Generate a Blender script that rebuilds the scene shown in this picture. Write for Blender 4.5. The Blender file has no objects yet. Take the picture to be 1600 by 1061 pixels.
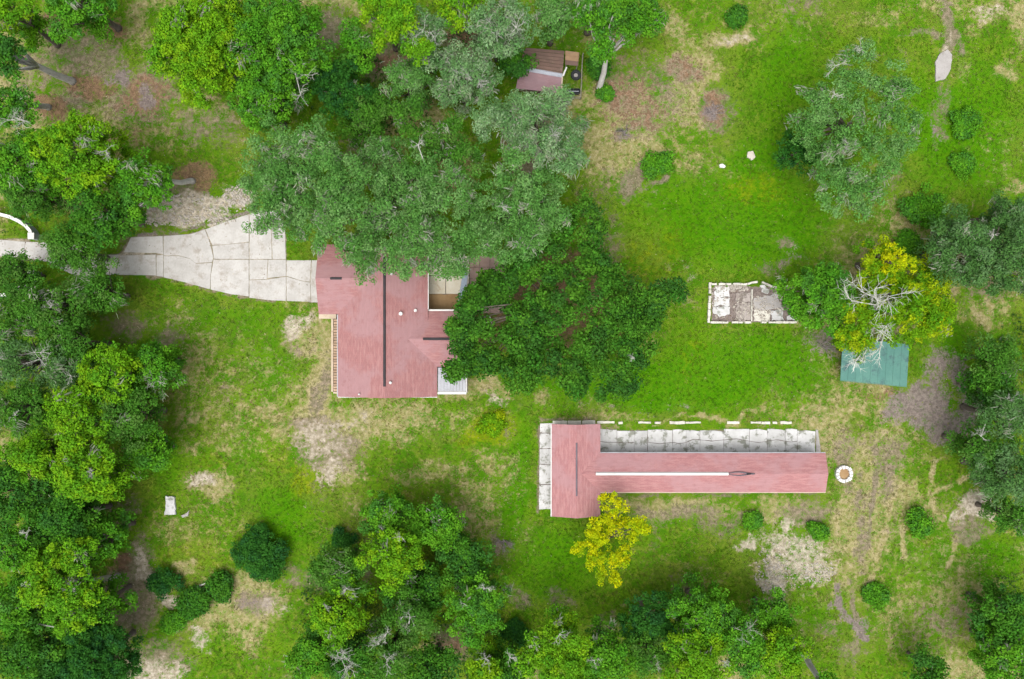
import bpy, math, random
import numpy as np

# ------------------------------------------------------------------ camera, sky, sun, exposure
S = bpy.context.scene
COL = S.collection
H = 85.33                                  # drone height over the yard, looking straight down
cam_d = bpy.data.cameras.new('camera'); cam_d.sensor_width = 36; cam_d.lens = 24
cam_d.clip_start = 0.5; cam_d.clip_end = 5000
cam = bpy.data.objects.new('camera', cam_d); COL.objects.link(cam)
cam.location = (0, 0, H); cam.rotation_euler = (0, 0, 0)
S.camera = cam
SUN_TILT, SUN_AZ = math.radians(20), math.radians(-25)
W = bpy.data.worlds.new('World'); S.world = W; W.use_nodes = True
nt = W.node_tree; nt.nodes.clear()
sky = nt.nodes.new('ShaderNodeTexSky'); sky.sky_type = 'NISHITA'; sky.sun_disc = False
sky.sun_elevation = math.pi / 2 - SUN_TILT; sky.sun_rotation = math.pi - SUN_AZ
sky.dust_density = 6.0; sky.air_density = 1.0; sky.ozone_density = 1.0
hs = nt.nodes.new('ShaderNodeHueSaturation'); hs.inputs['Saturation'].default_value = 0.3   # overcast: a pale, even sky
bg = nt.nodes.new('ShaderNodeBackground'); bg.inputs['Strength'].default_value = 0.15
wo = nt.nodes.new('ShaderNodeOutputWorld')
nt.links.new(sky.outputs[0], hs.inputs['Color']); nt.links.new(hs.outputs[0], bg.inputs['Color']); nt.links.new(bg.outputs[0], wo.inputs[0])
sun_d = bpy.data.lights.new('sun', 'SUN'); sun_d.energy = 0.7; sun_d.angle = math.radians(75); sun_d.color = (1.0, 0.96, 0.9)
sun = bpy.data.objects.new('sun', sun_d); COL.objects.link(sun); sun.location = (-20, -40, 80)
sun.rotation_euler = (SUN_TILT, 0, SUN_AZ)
S.view_settings.view_transform = 'Standard'; S.view_settings.look = 'None'
S.view_settings.gamma = 1; S.view_settings.use_curve_mapping = False
S.view_settings.exposure = 1.08
S.cycles.max_bounces = 7; S.cycles.diffuse_bounces = 4; S.cycles.transmission_bounces = 4; S.cycles.transparent_max_bounces = 4

# ------------------------------------------------------------------ helpers
PX = 0.08                                  # metres per photograph pixel on the ground
def P(px, py, z=0.0):
    k = PX * (1 - z / H)
    return ((px - 800) * k, (530.5 - py) * k, z)
def XY(px, py, z=0.0): return P(px, py, z)[:2]

ROOT = {}
def link(o, parent=None):
    COL.objects.link(o)
    if parent is not None: o.parent = parent
    return o
def tag(o, label=None, cat=None, group=None, kind=None):
    if label: o['label'] = label
    if cat: o['category'] = cat
    if group: o['group'] = group
    if kind: o['kind'] = kind
    return o
def thing(name, label, cat, loc=(0, 0, 0), group=None):
    o = bpy.data.objects.new(name, None); o.empty_display_size = 0.3
    COL.objects.link(o); o.location = loc; ROOT[o] = np.array(loc, float)
    return tag(o, label, cat, group)
def origin_of(parent):
    v = np.zeros(3); p = parent
    while p is not None:
        v = v + np.array(p.location); p = p.parent
    return v

def fast_mesh(name, v, quads=None, tris=None, col=None):
    v = np.asarray(v, np.float32)
    me = bpy.data.meshes.new(name)
    nq = 0 if quads is None else len(quads); nt_ = 0 if tris is None else len(tris)
    me.vertices.add(len(v)); me.vertices.foreach_set('co', v.ravel())
    idx = []; st = []
    if nq: idx.append(np.asarray(quads, np.int32).ravel()); st.append(np.arange(nq, dtype=np.int32) * 4)
    if nt_: idx.append(np.asarray(tris, np.int32).ravel()); st.append(nq * 4 + np.arange(nt_, dtype=np.int32) * 3)
    idx = np.concatenate(idx); st = np.concatenate(st)
    me.loops.add(len(idx)); me.loops.foreach_set('vertex_index', idx)
    me.polygons.add(len(st)); me.polygons.foreach_set('loop_start', st)
    if col is not None:
        for nm, c in (col.items() if isinstance(col, dict) else [('tint', col)]):
            a = me.attributes.new(nm, 'FLOAT_COLOR', 'POINT')
            c4 = np.ones((len(v), 4), np.float32); c4[:, :c.shape[1]] = c
            a.data.foreach_set('color', c4.ravel())
    me.update(calc_edges=True)
    return me

class MB:
    """collects polygons of one mesh"""
    def __init__(s): s.v = []; s.f = []; s.uv = {}
    def poly(s, pts, uv=None):
        i = len(s.v); s.v += [tuple(p) for p in pts]; s.f.append(tuple(range(i, i + len(pts))))
        if uv is not None: s.uv[len(s.f) - 1] = uv
    def box(s, x0, x1, y0, y1, z0, z1, b=0.0):
        s.prism([(x0, y0), (x1, y0), (x1, y1), (x0, y1)], z0, z1, b)
    def prism(s, pl, z0, z1, b=0.0, bottom=False):
        n = len(pl); a = sum(pl[i][0] * pl[(i + 1) % n][1] - pl[(i + 1) % n][0] * pl[i][1] for i in range(n))
        if a < 0: pl = pl[::-1]
        i = len(s.v)
        cx = sum(p[0] for p in pl) / n; cy = sum(p[1] for p in pl) / n
        s.v += [(x, y, z0) for x, y in pl]
        if b > 0:
            s.v += [(x, y, z1 - b) for x, y in pl]
            for x, y in pl:
                d = math.hypot(x - cx, y - cy) or 1; k = max(0, 1 - b * 1.2 / d)
                s.v.append((cx + (x - cx) * k, cy + (y - cy) * k, z1))
            rings = 3
        else:
            s.v += [(x, y, z1) for x, y in pl]; rings = 2
        for r in range(rings - 1):
            for j in range(n):
                k = (j + 1) % n
                s.f.append((i + r * n + j, i + r * n + k, i + (r + 1) * n + k, i + (r + 1) * n + j))
        s.f.append(tuple(i + (rings - 1) * n + j for j in range(n)))
        if bottom: s.f.append(tuple(i + j for j in range(n))[::-1])
    def tube(s, pts, rad, n=6):
        pts = [np.array(p, float) for p in pts]; m = len(pts)
        if not hasattr(rad, '__len__'): rad = [rad] * m
        i0 = len(s.v); up = np.array((0.31, 0.17, 0.93))
        for i, p in enumerate(pts):
            t = pts[min(i + 1, m - 1)] - pts[max(i - 1, 0)]; t /= (np.linalg.norm(t) or 1)
            a = np.cross(t, up)
            if np.linalg.norm(a) < 1e-3: a = np.cross(t, (1, 0, 0))
            a /= np.linalg.norm(a); b = np.cross(t, a)
            for j in range(n):
                an = 2 * math.pi * j / n
                s.v.append(tuple(p + (a * math.cos(an) + b * math.sin(an)) * rad[i]))
        for i in range(m - 1):
            for j in range(n):
                k = (j + 1) % n
                s.f.append((i0 + i * n + j, i0 + i * n + k, i0 + (i + 1) * n + k, i0 + (i + 1) * n + j))
        s.f.append(tuple(i0 + j for j in range(n))[::-1]); s.f.append(tuple(i0 + (m - 1) * n + j for j in range(n)))
    def slope(s, pts, th=0.14):
        """a roof plane: top polygon with thickness and uv along eave / up slope"""
        p = [np.array(q, float) for q in pts]
        n = np.cross(p[1] - p[0], p[2] - p[0]); n /= np.linalg.norm(n)
        if n[2] < 0: p = p[::-1]; n = -n
        u = np.cross((0, 0, 1), n); u /= (np.linalg.norm(u) or 1); w = np.cross(n, u)
        s.poly([tuple(q) for q in p], [(float(q @ u), float(q @ w)) for q in p])
        dn = [q - np.array((0, 0, th)) for q in p]
        s.poly([tuple(q) for q in dn[::-1]], [(0, 0)] * len(p))
        for i in range(len(p)):
            j = (i + 1) % len(p)
            s.poly([tuple(p[i]), tuple(dn[i]), tuple(dn[j]), tuple(p[j])], [(0, 0)] * 4)
    def mesh(s, name, off=(0, 0, 0)):
        me = bpy.data.meshes.new(name)
        me.from_pydata([(x - off[0], y - off[1], z - off[2]) for x, y, z in s.v], [], s.f)
        if s.uv:
            ul = me.uv_layers.new(name='UVMap')
            for fi, uv in s.uv.items():
                pol = me.polygons[fi]
                for k, li in enumerate(pol.loop_indices): ul.data[li].uv = uv[k]
        return me
    def build(s, name, mat, parent=None, smooth=False):
        off = origin_of(parent) if parent is not None else (0, 0, 0)
        me = s.mesh(name, off)
        if mat: me.materials.append(mat)
        if smooth: me.polygons.foreach_set('use_smooth', [True] * len(me.polygons))
        return link(bpy.data.objects.new(name, me), parent)

def rough(poly, rng, step=0.5, amp=0.05):
    out = []; n = len(poly)
    for i in range(n):
        a = poly[i]; b = poly[(i + 1) % n]; L = math.hypot(b[0] - a[0], b[1] - a[1]); k = max(1, int(L / step))
        nx, ny = -(b[1] - a[1]) / (L or 1), (b[0] - a[0]) / (L or 1)
        for j in range(k):
            t = j / k; d = rng.uniform(-amp, amp) * (0.5 if j == 0 else 1)
            out.append((a[0] + (b[0] - a[0]) * t + nx * d, a[1] + (b[1] - a[1]) * t + ny * d))
    return out

# value noise for masks
def vnoise(x, y, scale, seed):
    r = np.random.default_rng(seed); N = 256; g = r.random((N, N))
    fx = x / scale + 1000.0; fy = y / scale + 1000.0
    ix = np.floor(fx).astype(int); iy = np.floor(fy).astype(int); tx = fx - ix; ty = fy - iy
    tx = tx * tx * (3 - 2 * tx); ty = ty * ty * (3 - 2 * ty)
    a = g[ix % N, iy % N]; b = g[(ix + 1) % N, iy % N]; c = g[ix % N, (iy + 1) % N]; d = g[(ix + 1) % N, (iy + 1) % N]
    return (a * (1 - tx) + b * tx) * (1 - ty) + (c * (1 - tx) + d * tx) * ty
def fbm(x, y, scale, seed, oc=4):
    v = 0; a = 0.5; t = 0
    for i in range(oc):
        v = v + a * vnoise(x, y, scale / 2 ** i, seed + i); t += a; a *= 0.55
    return v / t

# ------------------------------------------------------------------ materials
def mat(name):
    m = bpy.data.materials.new(name); m.use_nodes = True
    n = m.node_tree; n.nodes.clear()
    out = n.nodes.new('ShaderNodeOutputMaterial'); b = n.nodes.new('ShaderNodeBsdfPrincipled')
    n.links.new(b.outputs[0], out.inputs[0]); b.inputs['Roughness'].default_value = 0.85
    b.inputs['Specular IOR Level'].default_value = 0.25
    return m, n, b, out
def N(n, t, **kw):
    q = n.nodes.new('ShaderNode' + t)
    for k, v in kw.items():
        if k.startswith('i_'):
            q.inputs[k[2:].replace('_', ' ')].default_value = v
        else: setattr(q, k, v)
    return q
def L(n, a, b): n.links.new(a, b)
def mixc(n, fac, a, b, blend='MIX'):
    q = n.nodes.new('ShaderNodeMix'); q.data_type = 'RGBA'; q.blend_type = blend
    for s, i in ((fac, 0), (a, 6), (b, 7)):
        if hasattr(s, 'is_output'): n.links.new(s, q.inputs[i])
        elif i == 0: q.inputs[0].default_value = s
        else: q.inputs[i].default_value = (*s, 1)
    return q.outputs[2]
def ramp(n, fac, lo, hi):
    q = n.nodes.new('ShaderNodeMapRange'); q.interpolation_type = 'SMOOTHSTEP'
    q.inputs['From Min'].default_value = lo; q.inputs['From Max'].default_value = hi
    n.links.new(fac, q.inputs['Value']); return q.outputs[0]
def noise(n, vec, scale, detail=5, rough_=0.6):
    q = N(n, 'TexNoise'); q.inputs['Scale'].default_value = scale; q.inputs['Detail'].default_value = detail
    q.inputs['Roughness'].default_value = rough_
    if vec is not None: L(n, vec, q.inputs['Vector'])
    return q.outputs['Fac']
def mth(n, op, a, b=None):
    q = N(n, 'Math', operation=op)
    for s, i in ((a, 0), (b, 1)):
        if s is None: continue
        if hasattr(s, 'is_output'): L(n, s, q.inputs[i])
        else: q.inputs[i].default_value = s
    return q.outputs[0]
def bump(n, b, h, strength, dist):
    q = N(n, 'Bump'); q.inputs['Strength'].default_value = strength; q.inputs['Distance'].default_value = dist
    L(n, h, q.inputs['Height']); L(n, q.outputs[0], b.inputs['Normal'])

AL = 0.72                                  # weathered surfaces reflect less than fresh paint
def stained(name, c1, c2, c3=None, s1=0.6, s2=5.0, rough_=0.85, stain=(0.5, 0.7), bumpd=0.01, per_object=0.0, amount=1.0, metallic=0.0):
    """a plain painted / weathered surface: c1-c2 cloudy, c3 stains with a shape of their own"""
    m, n, b, out = mat(name)
    c1, c2 = (tuple(x * AL for x in q) for q in (c1, c2)); c3 = tuple(x * AL for x in c3) if c3 else None
    g = N(n, 'NewGeometry'); v = g.outputs['Position']
    c = mixc(n, ramp(n, noise(n, v, s1, 6), 0.35, 0.68), c1, c2)
    f = noise(n, v, s2, 8, 0.7)
    c = mixc(n, mth(n, 'MULTIPLY', ramp(n, f, 0.3, 0.75), 0.25), c, tuple(x * 0.6 for x in c1))
    if c3:
        s = mth(n, 'ADD', mth(n, 'MULTIPLY', noise(n, v, s1 * 1.3, 8, 0.62), 0.8), mth(n, 'MULTIPLY', f, 0.2))
        c = mixc(n, mth(n, 'MULTIPLY', ramp(n, s, *stain), amount), c, c3)
    if per_object:
        oi = N(n, 'ObjectInfo'); hsv = N(n, 'HueSaturation')
        L(n, mth(n, 'ADD', mth(n, 'MULTIPLY', oi.outputs['Random'], per_object), 1 - per_object / 2), hsv.inputs['Value'])
        L(n, c, hsv.inputs['Color']); c = hsv.outputs[0]
    L(n, c, b.inputs['Base Color']); b.inputs['Roughness'].default_value = rough_; b.inputs['Metallic'].default_value = metallic
    bump(n, b, f, 0.5, bumpd)
    return m

def shingle(name, ca, cb, pale, mauve):
    m, n, b, out = mat(name)
    ca, cb, pale, mauve = (tuple(x * AL for x in q) for q in (ca, cb, pale, mauve))
    uv = N(n, 'UVMap'); g = N(n, 'NewGeometry'); pos = g.outputs['Position']
    br = N(n, 'TexBrick'); L(n, uv.outputs[0], br.inputs['Vector'])
    br.offset = 0.5; br.inputs['Scale'].default_value = 1.0; br.inputs['Mortar Size'].default_value = 0.012
    br.inputs['Brick Width'].default_value = 0.42; br.inputs['Row Height'].default_value = 0.16; br.inputs['Bias'].default_value = 0.0
    br.inputs['Color1'].default_value = (*ca, 1); br.inputs['Color2'].default_value = (*cb, 1)
    br.inputs['Mortar'].default_value = (*[x * 0.7 for x in ca], 1)
    # streaks run along the courses
    mp = N(n, 'Mapping'); L(n, uv.outputs[0], mp.inputs['Vector']); mp.inputs['Scale'].default_value = (0.35, 2.6, 1)
    st = noise(n, mp.outputs[0], 1.6, 6, 0.65)
    c = mixc(n, mth(n, 'MULTIPLY', ramp(n, st, 0.44, 0.64), 0.5), br.outputs['Color'], pale)
    big = noise(n, pos, 0.22, 4)
    c = mixc(n, mth(n, 'MULTIPLY', ramp(n, big, 0.45, 0.58), 0.6), c, mauve)
    sp = noise(n, pos, 1.1, 8, 0.75)
    c = mixc(n, mth(n, 'MULTIPLY', ramp(n, sp, 0.52, 0.66), 0.45), c, tuple(x * 0.72 for x in ca))
    L(n, c, b.inputs['Base Color']); b.inputs['Roughness'].default_value = 0.9
    bump(n, b, br.outputs['Fac'], -0.4, 0.012)
    return m

M = {}
M['roof_house'] = shingle('red_shingle', (0.350, 0.162, 0.157), (0.295, 0.140, 0.138), (0.41, 0.23, 0.218), (0.345, 0.21, 0.22))
M['roof_barn'] = shingle('pink_shingle', (0.385, 0.178, 0.178), (0.33, 0.152, 0.155), (0.47, 0.26, 0.25), (0.37, 0.215, 0.225))
M['roof_shed'] = shingle('mauve_shingle', (0.30, 0.185, 0.20), (0.26, 0.16, 0.17), (0.33, 0.22, 0.23), (0.28, 0.19, 0.21))
M['concrete'] = stained('concrete', (0.52, 0.505, 0.475), (0.43, 0.415, 0.385), (0.27, 0.225, 0.175), 0.5, 4, 0.9, (0.50, 0.66), 0.01, 0.08, 0.6)
M['apron'] = stained('whitewashed_concrete', (0.60, 0.60, 0.59), (0.48, 0.48, 0.46), (0.14, 0.15, 0.10), 0.7, 5, 0.9, (0.50, 0.60), 0.015, 0.14, 0.75)
M['kerbstone'] = stained('white_kerb_stone', (0.66, 0.64, 0.55), (0.5, 0.48, 0.42), (0.2, 0.2, 0.1), 1.5, 6, 0.9, (0.56, 0.72), 0.01, 0.2, 0.7)
M['white'] = stained('white_paint', (0.72, 0.71, 0.68), (0.64, 0.63, 0.6), (0.4, 0.37, 0.3), 1.2, 6, 0.6, (0.62, 0.8), 0.004)
M['wall'] = stained('pale_stucco', (0.52, 0.46, 0.38), (0.46, 0.41, 0.34), (0.3, 0.26, 0.2), 0.6, 6, 0.9, (0.6, 0.8), 0.006)
M['bluegrey'] = stained('blue_grey_sheet', (0.27, 0.32, 0.38), (0.22, 0.27, 0.33), (0.4, 0.42, 0.44), 0.8, 6, 0.6, (0.6, 0.8), 0.004)
M['wallgrey'] = stained('grey_render', (0.42, 0.45, 0.5), (0.36, 0.39, 0.43), (0.2, 0.22, 0.2), 0.8, 6, 0.9, (0.6, 0.8), 0.004)
M['dark'] = stained('dark_vent', (0.035, 0.033, 0.036), (0.05, 0.045, 0.05), None, 2, 8, 0.8)
M['greyvent'] = stained('grey_vent', (0.13, 0.11, 0.13), (0.18, 0.15, 0.17), None, 2, 8, 0.8)
M['panel'] = stained('weathered_grey_panel', (0.44, 0.45, 0.48), (0.38, 0.39, 0.41), (0.22, 0.22, 0.23), 0.5, 6, 0.7, (0.52, 0.66), 0.006, 0.12, 0.7)
M['teal'] = stained('teal_metal', (0.072, 0.20, 0.165), (0.095, 0.235, 0.19), (0.045, 0.09, 0.10), 0.45, 5, 0.6, (0.5, 0.62), 0.004, 0.06, 0.85)
M['oldboard'] = stained('brown_roof_board', (0.19, 0.12, 0.095), (0.15, 0.10, 0.08), (0.25, 0.18, 0.13), 0.8, 7, 0.9, (0.55, 0.7), 0.01, 0.15)
M['plywood'] = stained('tan_plywood', (0.36, 0.24, 0.14), (0.3, 0.19, 0.11), (0.22, 0.17, 0.12), 0.9, 7, 0.9, (0.55, 0.7), 0.01, 0.12)
M['tin'] = stained('grey_tin', (0.42, 0.44, 0.5), (0.36, 0.38, 0.43), (0.25, 0.2, 0.18), 1.1, 7, 0.5, (0.6, 0.75), 0.004)
M['rubber'] = stained('black_rubber', (0.028, 0.032, 0.035), (0.045, 0.05, 0.055), None, 2, 9, 0.8)
M['wood'] = stained('grey_fence_wood', (0.3, 0.28, 0.22), (0.24, 0.22, 0.17), None, 1.2, 9, 0.9)
M['brick'] = stained('tan_brick', (0.46, 0.33, 0.22), (0.40, 0.26, 0.17), (0.55, 0.45, 0.33), 2.0, 9, 0.9, (0.55, 0.7), 0.006, 0.3)
M['kerbtan'] = stained('cream_kerb', (0.58, 0.48, 0.36), (0.5, 0.4, 0.29), (0.38, 0.27, 0.18), 1.2, 7, 0.9, (0.55, 0.7), 0.006)
M['cream'] = stained('cream_patio', (0.64, 0.60, 0.50), (0.56, 0.50, 0.38), (0.38, 0.28, 0.17), 0.7, 6, 0.9, (0.56, 0.7), 0.008)
M['tan'] = stained('tan_sand_bed', (0.36, 0.24, 0.12), (0.27, 0.16, 0.075), (0.45, 0.34, 0.2), 0.6, 7, 0.95, (0.56, 0.7), 0.02)
M['paver'] = stained('pink_paving', (0.42, 0.30, 0.26), (0.36, 0.25, 0.21), (0.22, 0.15, 0.10), 0.7, 6, 0.9, (0.56, 0.72), 0.008, 0.12)
M['stone'] = stained('pale_rubble', (0.5, 0.46, 0.4), (0.4, 0.36, 0.3), (0.24, 0.2, 0.15), 1.2, 8, 0.95, (0.55, 0.7), 0.02, 0.3)
M['brownslab'] = stained('brown_stained_slab', (0.38, 0.34, 0.31), (0.28, 0.24, 0.21), (0.13, 0.11, 0.09), 0.9, 6, 0.95, (0.48, 0.58), 0.02, 0.1, 0.8)
M['slabgrey'] = stained('grey_slab', (0.40, 0.38, 0.36), (0.34, 0.32, 0.30), (0.2, 0.18, 0.15), 1.0, 7, 0.9, (0.55, 0.7), 0.01)
M['bark'] = stained('grey_brown_bark', (0.16, 0.135, 0.11), (0.11, 0.09, 0.07), (0.25, 0.23, 0.2), 1.5, 6, 0.95, (0.55, 0.7), 0.03)
M['palebark'] = stained('pale_grey_bark', (0.52, 0.51, 0.47), (0.42, 0.40, 0.36), (0.14, 0.12, 0.1), 1.5, 6, 0.95, (0.58, 0.72), 0.03)
M['deadwood'] = stained('bleached_wood', (0.66, 0.66, 0.60), (0.52, 0.52, 0.46), None, 2, 8, 0.95)
M['deadgrey'] = stained('grey_dead_twigs', (0.50, 0.50, 0.45), (0.38, 0.38, 0.33), None, 2, 8, 0.95)
M['brush'] = stained('grey_brush_wood', (0.27, 0.24, 0.23), (0.2, 0.17, 0.16), None, 2, 8, 0.95)
M['soil'] = stained('dark_soil', (0.10, 0.075, 0.05), (0.07, 0.055, 0.035), None, 1, 7, 0.98)

def leaf_mat(name='leaf', thin=0.5):
    m, n, b, out = mat(name)
    a = N(n, 'Attribute', attribute_name='tint')
    L(n, a.outputs['Color'], b.inputs['Base Color']); b.inputs['Roughness'].default_value = 0.7; b.inputs['Specular IOR Level'].default_value = 0.06
    tr = N(n, 'BsdfTranslucent'); L(n, a.outputs['Color'], tr.inputs['Color'])
    mx = N(n, 'MixShader'); mx.inputs[0].default_value = thin
    L(n, b.outputs[0], mx.inputs[1]); L(n, tr.outputs[0], mx.inputs[2]); L(n, mx.outputs[0], out.inputs[0])
    return m
M['leaf'] = leaf_mat(); M['leaf_thick'] = leaf_mat('leathery_leaf', 0.22)

# ------------------------------------------------------------------ ground
# patches of bare or dry ground: px, py, rx, ry, turn(deg), strength
D = {'dirt': [], 'straw': [], 'sand': [], 'rust': [], 'mulch': [], 'lush': [], 'yellow': []}
def E(kind, *rows):
    for r in rows: D[kind].append(r)
E('dirt', (130, 90, 70, 45, 20, .75), (110, 60, 60, 35, 0, .7), (60, 110, 60, 40, 0, .6), (215, 150, 70, 50, 25, .75), (120, 155, 40, 25, 0, .8), (320, 200, 70, 45, 0, .6),
  (290, 305, 60, 22, 0, .8), (210, 930, 42, 80, 10, .9), (235, 1030, 60, 40, 0, .75), (225, 870, 25, 40, 0, .7), (410, 935, 45, 25, 0, .8), (200, 505, 45, 30, 0, .7), (265, 525, 25, 22, 0, .7),
  (735, 60, 60, 60, 0, .8), (600, 90, 60, 50, 0, .8), (520, 40, 40, 50, 0, .8), (1000, 150, 90, 70, 20, .62), (1120, 170, 38, 36, 0, .85), (993, 285, 17, 26, 15, .95), (1026, 290, 20, 9, -30, .9),
  (975, 205, 28, 14, 0, .85), (1235, 375, 26, 16, 0, .7), (1215, 412, 35, 14, 0, .6), (1475, 45, 15, 55, -12, .9), (1440, 52, 50, 8, 0, .7), (1465, 170, 14, 60, 0, .6), (1520, 820, 30, 45, 10, .75), (1515, 848, 24, 14, 0, .9),
  (1330, 690, 40, 40, 0, .55), (1385, 735, 26, 60, 0, .7), (1345, 790, 18, 40, 0, .55), (1050, 800, 110, 22, 0, .58), (1130, 815, 60, 22, 0, .6), (1265, 800, 40, 25, 0, .6),
  (805, 930, 40, 26, 0, .6), (950, 985, 30, 30, 0, .6), (1075, 930, 40, 22, 30, .65), (1215, 925, 30, 12, 0, .6), (700, 1000, 40, 25, 0, .8), (790, 845, 16, 30, 0, .7), (880, 925, 25, 25, 0, .6), (185, 800, 40, 35, 0, .6),
  (820, 240, 40, 60, 0, .8), (1520, 960, 90, 40, 0, .5), (1440, 1010, 60, 40, 0, .45), (900, 270, 14, 20, 0, .6), (1080, 480, 30, 20, 0, .4))
E('straw', (300, 570, 30, 80, 10, .6), (340, 620, 40, 70, 0, .5), (505, 560, 20, 70, 0, .9), (480, 520, 30, 35, 0, .75), (510, 670, 60, 50, 0, .85), (525, 725, 35, 45, 15, .8), (600, 660, 70, 26, 0, .7), (740, 608, 70, 22, 0, .8), (690, 650, 80, 25, 10, .5),
  (670, 735, 80, 26, 0, .6), (780, 730, 40, 40, 0, .55), (335, 765, 50, 28, 10, .8), (290, 650, 20, 15, 0, .8), (290, 880, 18, 14, 0, .8), (270, 500, 40, 30, 0, .5),
  (215, 200, 120, 60, 0, .55), (330, 130, 30, 40, 0, .35), (1060, 40, 35, 30, 0, .7), (1140, 55, 40, 22, 0, .8), (1075, 105, 45, 30, 0, .85), (965, 150, 60, 45, 20, .85), (1000, 185, 60, 40, 0, .7), (1075, 250, 20, 36, 20, .6),
  (1380, 20, 80, 16, 0, .5), (1250, 60, 40, 30, 0, .35), (1540, 22, 36, 22, 0, .7), (1580, 108, 22, 14, 0, .7), (1510, 110, 16, 30, 0, .5), (1545, 490, 60, 36, 0, .6), (1590, 300, 30, 20, 0, .6), (1430, 660, 70, 40, 0, .5), (1350, 740, 60, 80, 0, .45),
  (1290, 650, 45, 22, 0, .6), (1360, 620, 60, 18, 0, .6), (1040, 790, 120, 28, 0, .75), (1230, 800, 80, 22, 0, .7), (1450, 960, 130, 55, 0, .55), (1560, 900, 50, 40, 0, .3), (1100, 900, 50, 22, 20, .45), (1270, 690, 20, 14, 0, .5),
  (850, 620, 30, 14, 0, .6), (560, 790, 40, 40, 0, .45), (300, 700, 30, 20, 0, .5), (400, 700, 60, 40, 0, .3), (280, 830, 60, 30, 0, .5), (320, 960, 40, 30, 0, .6), (1090, 655, 170, 5, 0, .75), (1220, 470, 14, 40, 0, .5), (1260, 510, 30, 14, 0, .6))
E('straw', (380, 600, 150, 110, 0, .42), (330, 830, 90, 60, 0, .4), (1430, 850, 140, 120, 0, .42), (1400, 700, 110, 60, 0, .45), (1200, 20, 160, 40, 0, .4), (740, 760, 120, 40, 0, .45), (1560, 250, 60, 80, 0, .35), (1090, 700, 10, 10, 0, .1))
E('straw', (500, 640, 40, 40, 0, 1), (560, 660, 80, 40, 0, .8), (640, 650, 60, 30, 0, .7), (500, 590, 22, 60, 0, 1), (330, 180, 70, 40, 0, .6), (1330, 800, 60, 80, 0, .6), (1500, 930, 90, 60, 0, .6), (1400, 980, 80, 60, 0, .5))
E('dirt', (515, 700, 45, 50, 15, .8), (470, 520, 18, 30, 0, .6), (1480, 960, 60, 40, 0, .6), (1350, 850, 14, 60, 10, .7))
E('sand', (300, 325, 95, 20, -14, .85), (375, 305, 32, 22, 0, .75), (290, 345, 80, 12, -6, .9), (505, 680, 40, 46, 0, .6), (520, 735, 24, 34, 20, .62), (560, 660, 40, 20, 0, .45), (470, 505, 22, 16, 0, .7), (325, 760, 24, 20, 0, .75), (225, 880, 16, 26, 0, .7), (228, 905, 20, 16, 0, .7), (265, 935, 34, 16, 10, .75),
  (310, 1000, 24, 16, 30, .7), (240, 1045, 44, 26, 0, .75), (275, 975, 14, 18, 0, .6), (1240, 870, 75, 50, 10, .72), (1205, 900, 30, 34, 0, .8), (1270, 890, 46, 22, 0, .7), (1160, 850, 22, 10, 0, .75), (1225, 820, 14, 12, 40, .8), (1535, 790, 24, 16, 0, .9), (1505, 805, 14, 14, 0, .7),
  (1540, 20, 30, 18, 0, .6), (1478, 70, 8, 40, -10, .6), (430, 940, 22, 16, 0, .6), (1250, 380, 10, 10, 0, .6), (1090, 445, 12, 10, 0, .5), (1310, 505, 10, 10, 0, .4), (770, 630, 26, 14, 0, .55), (440, 950, 30, 14, 0, .5), (1140, 55, 24, 14, 0, .6), (700, 430, 60, 60, 0, .3))
E('dirt', (1070, 108, 34, 26, 0, .9), (965, 140, 44, 40, 20, .85), (1000, 178, 40, 22, 0, .8), (1118, 172, 34, 34, 0, .95), (505, 600, 16, 60, 0, .8), (500, 655, 40, 30, 0, .85), (1325, 700, 26, 30, 0, .7), (1250, 805, 46, 18, 0, .75), (1060, 800, 90, 18, 0, .7))
E('rust', (1118, 170, 30, 30, 0, .75), (870, 470, 130, 90, 0, .8), (970, 145, 55, 50, 20, .62), (1075, 105, 36, 26, 0, .6), (1010, 175, 40, 26, 0, .55), (110, 35, 34, 16, 0, .85), (182, 42, 20, 22, 0, .8), (135, 130, 42, 24, 15, .85), (80, 172, 34, 26, 0, .9), (220, 155, 45, 32, 30, .75), (305, 278, 40, 24, 0, .9), (190, 885, 18, 16, 0, .9), (722, 50, 34, 28, 0, .95), (605, 90, 40, 28, 0, .85), (800, 240, 20, 30, 0, .8), (1120, 170, 28, 28, 0, .8),
  (765, 500, 40, 60, 0, .7), (850, 440, 60, 60, 0, .5), (880, 560, 50, 50, 0, .4), (1380, 608, 40, 7, 5, .7), (700, 1010, 34, 20, 0, .6), (960, 170, 40, 50, 0, .45), (1000, 120, 30, 20, 0, .4), (940, 990, 20, 20, 0, .6), (195, 210, 30, 20, 0, .4))
E('mulch', (1430, 635, 48, 38, 10, .95), (1455, 580, 26, 50, 20, .75), (1490, 590, 20, 40, -10, .8), (1512, 650, 28, 36, 0, .9), (1470, 665, 50, 20, 0, .85), (180, 118, 22, 16, 10, .95), (225, 157, 14, 16, 0, .95), (1112, 176, 16, 13, 0, .9), (975, 205, 12, 8, 0, .8), (1290, 540, 24, 26, 0, .7), (1400, 640, 22, 20, 0, .8),
  (1310, 940, 8, 30, 20, .7), (1338, 975, 9, 26, -40, .7), (1060, 420, 50, 16, 10, .35), (1250, 405, 26, 14, 0, .5), (1120, 60, 4, 4, 0, .5), (410, 940, 36, 14, 0, .55), (1035, 640, 60, 12, 0, .3))
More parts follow.
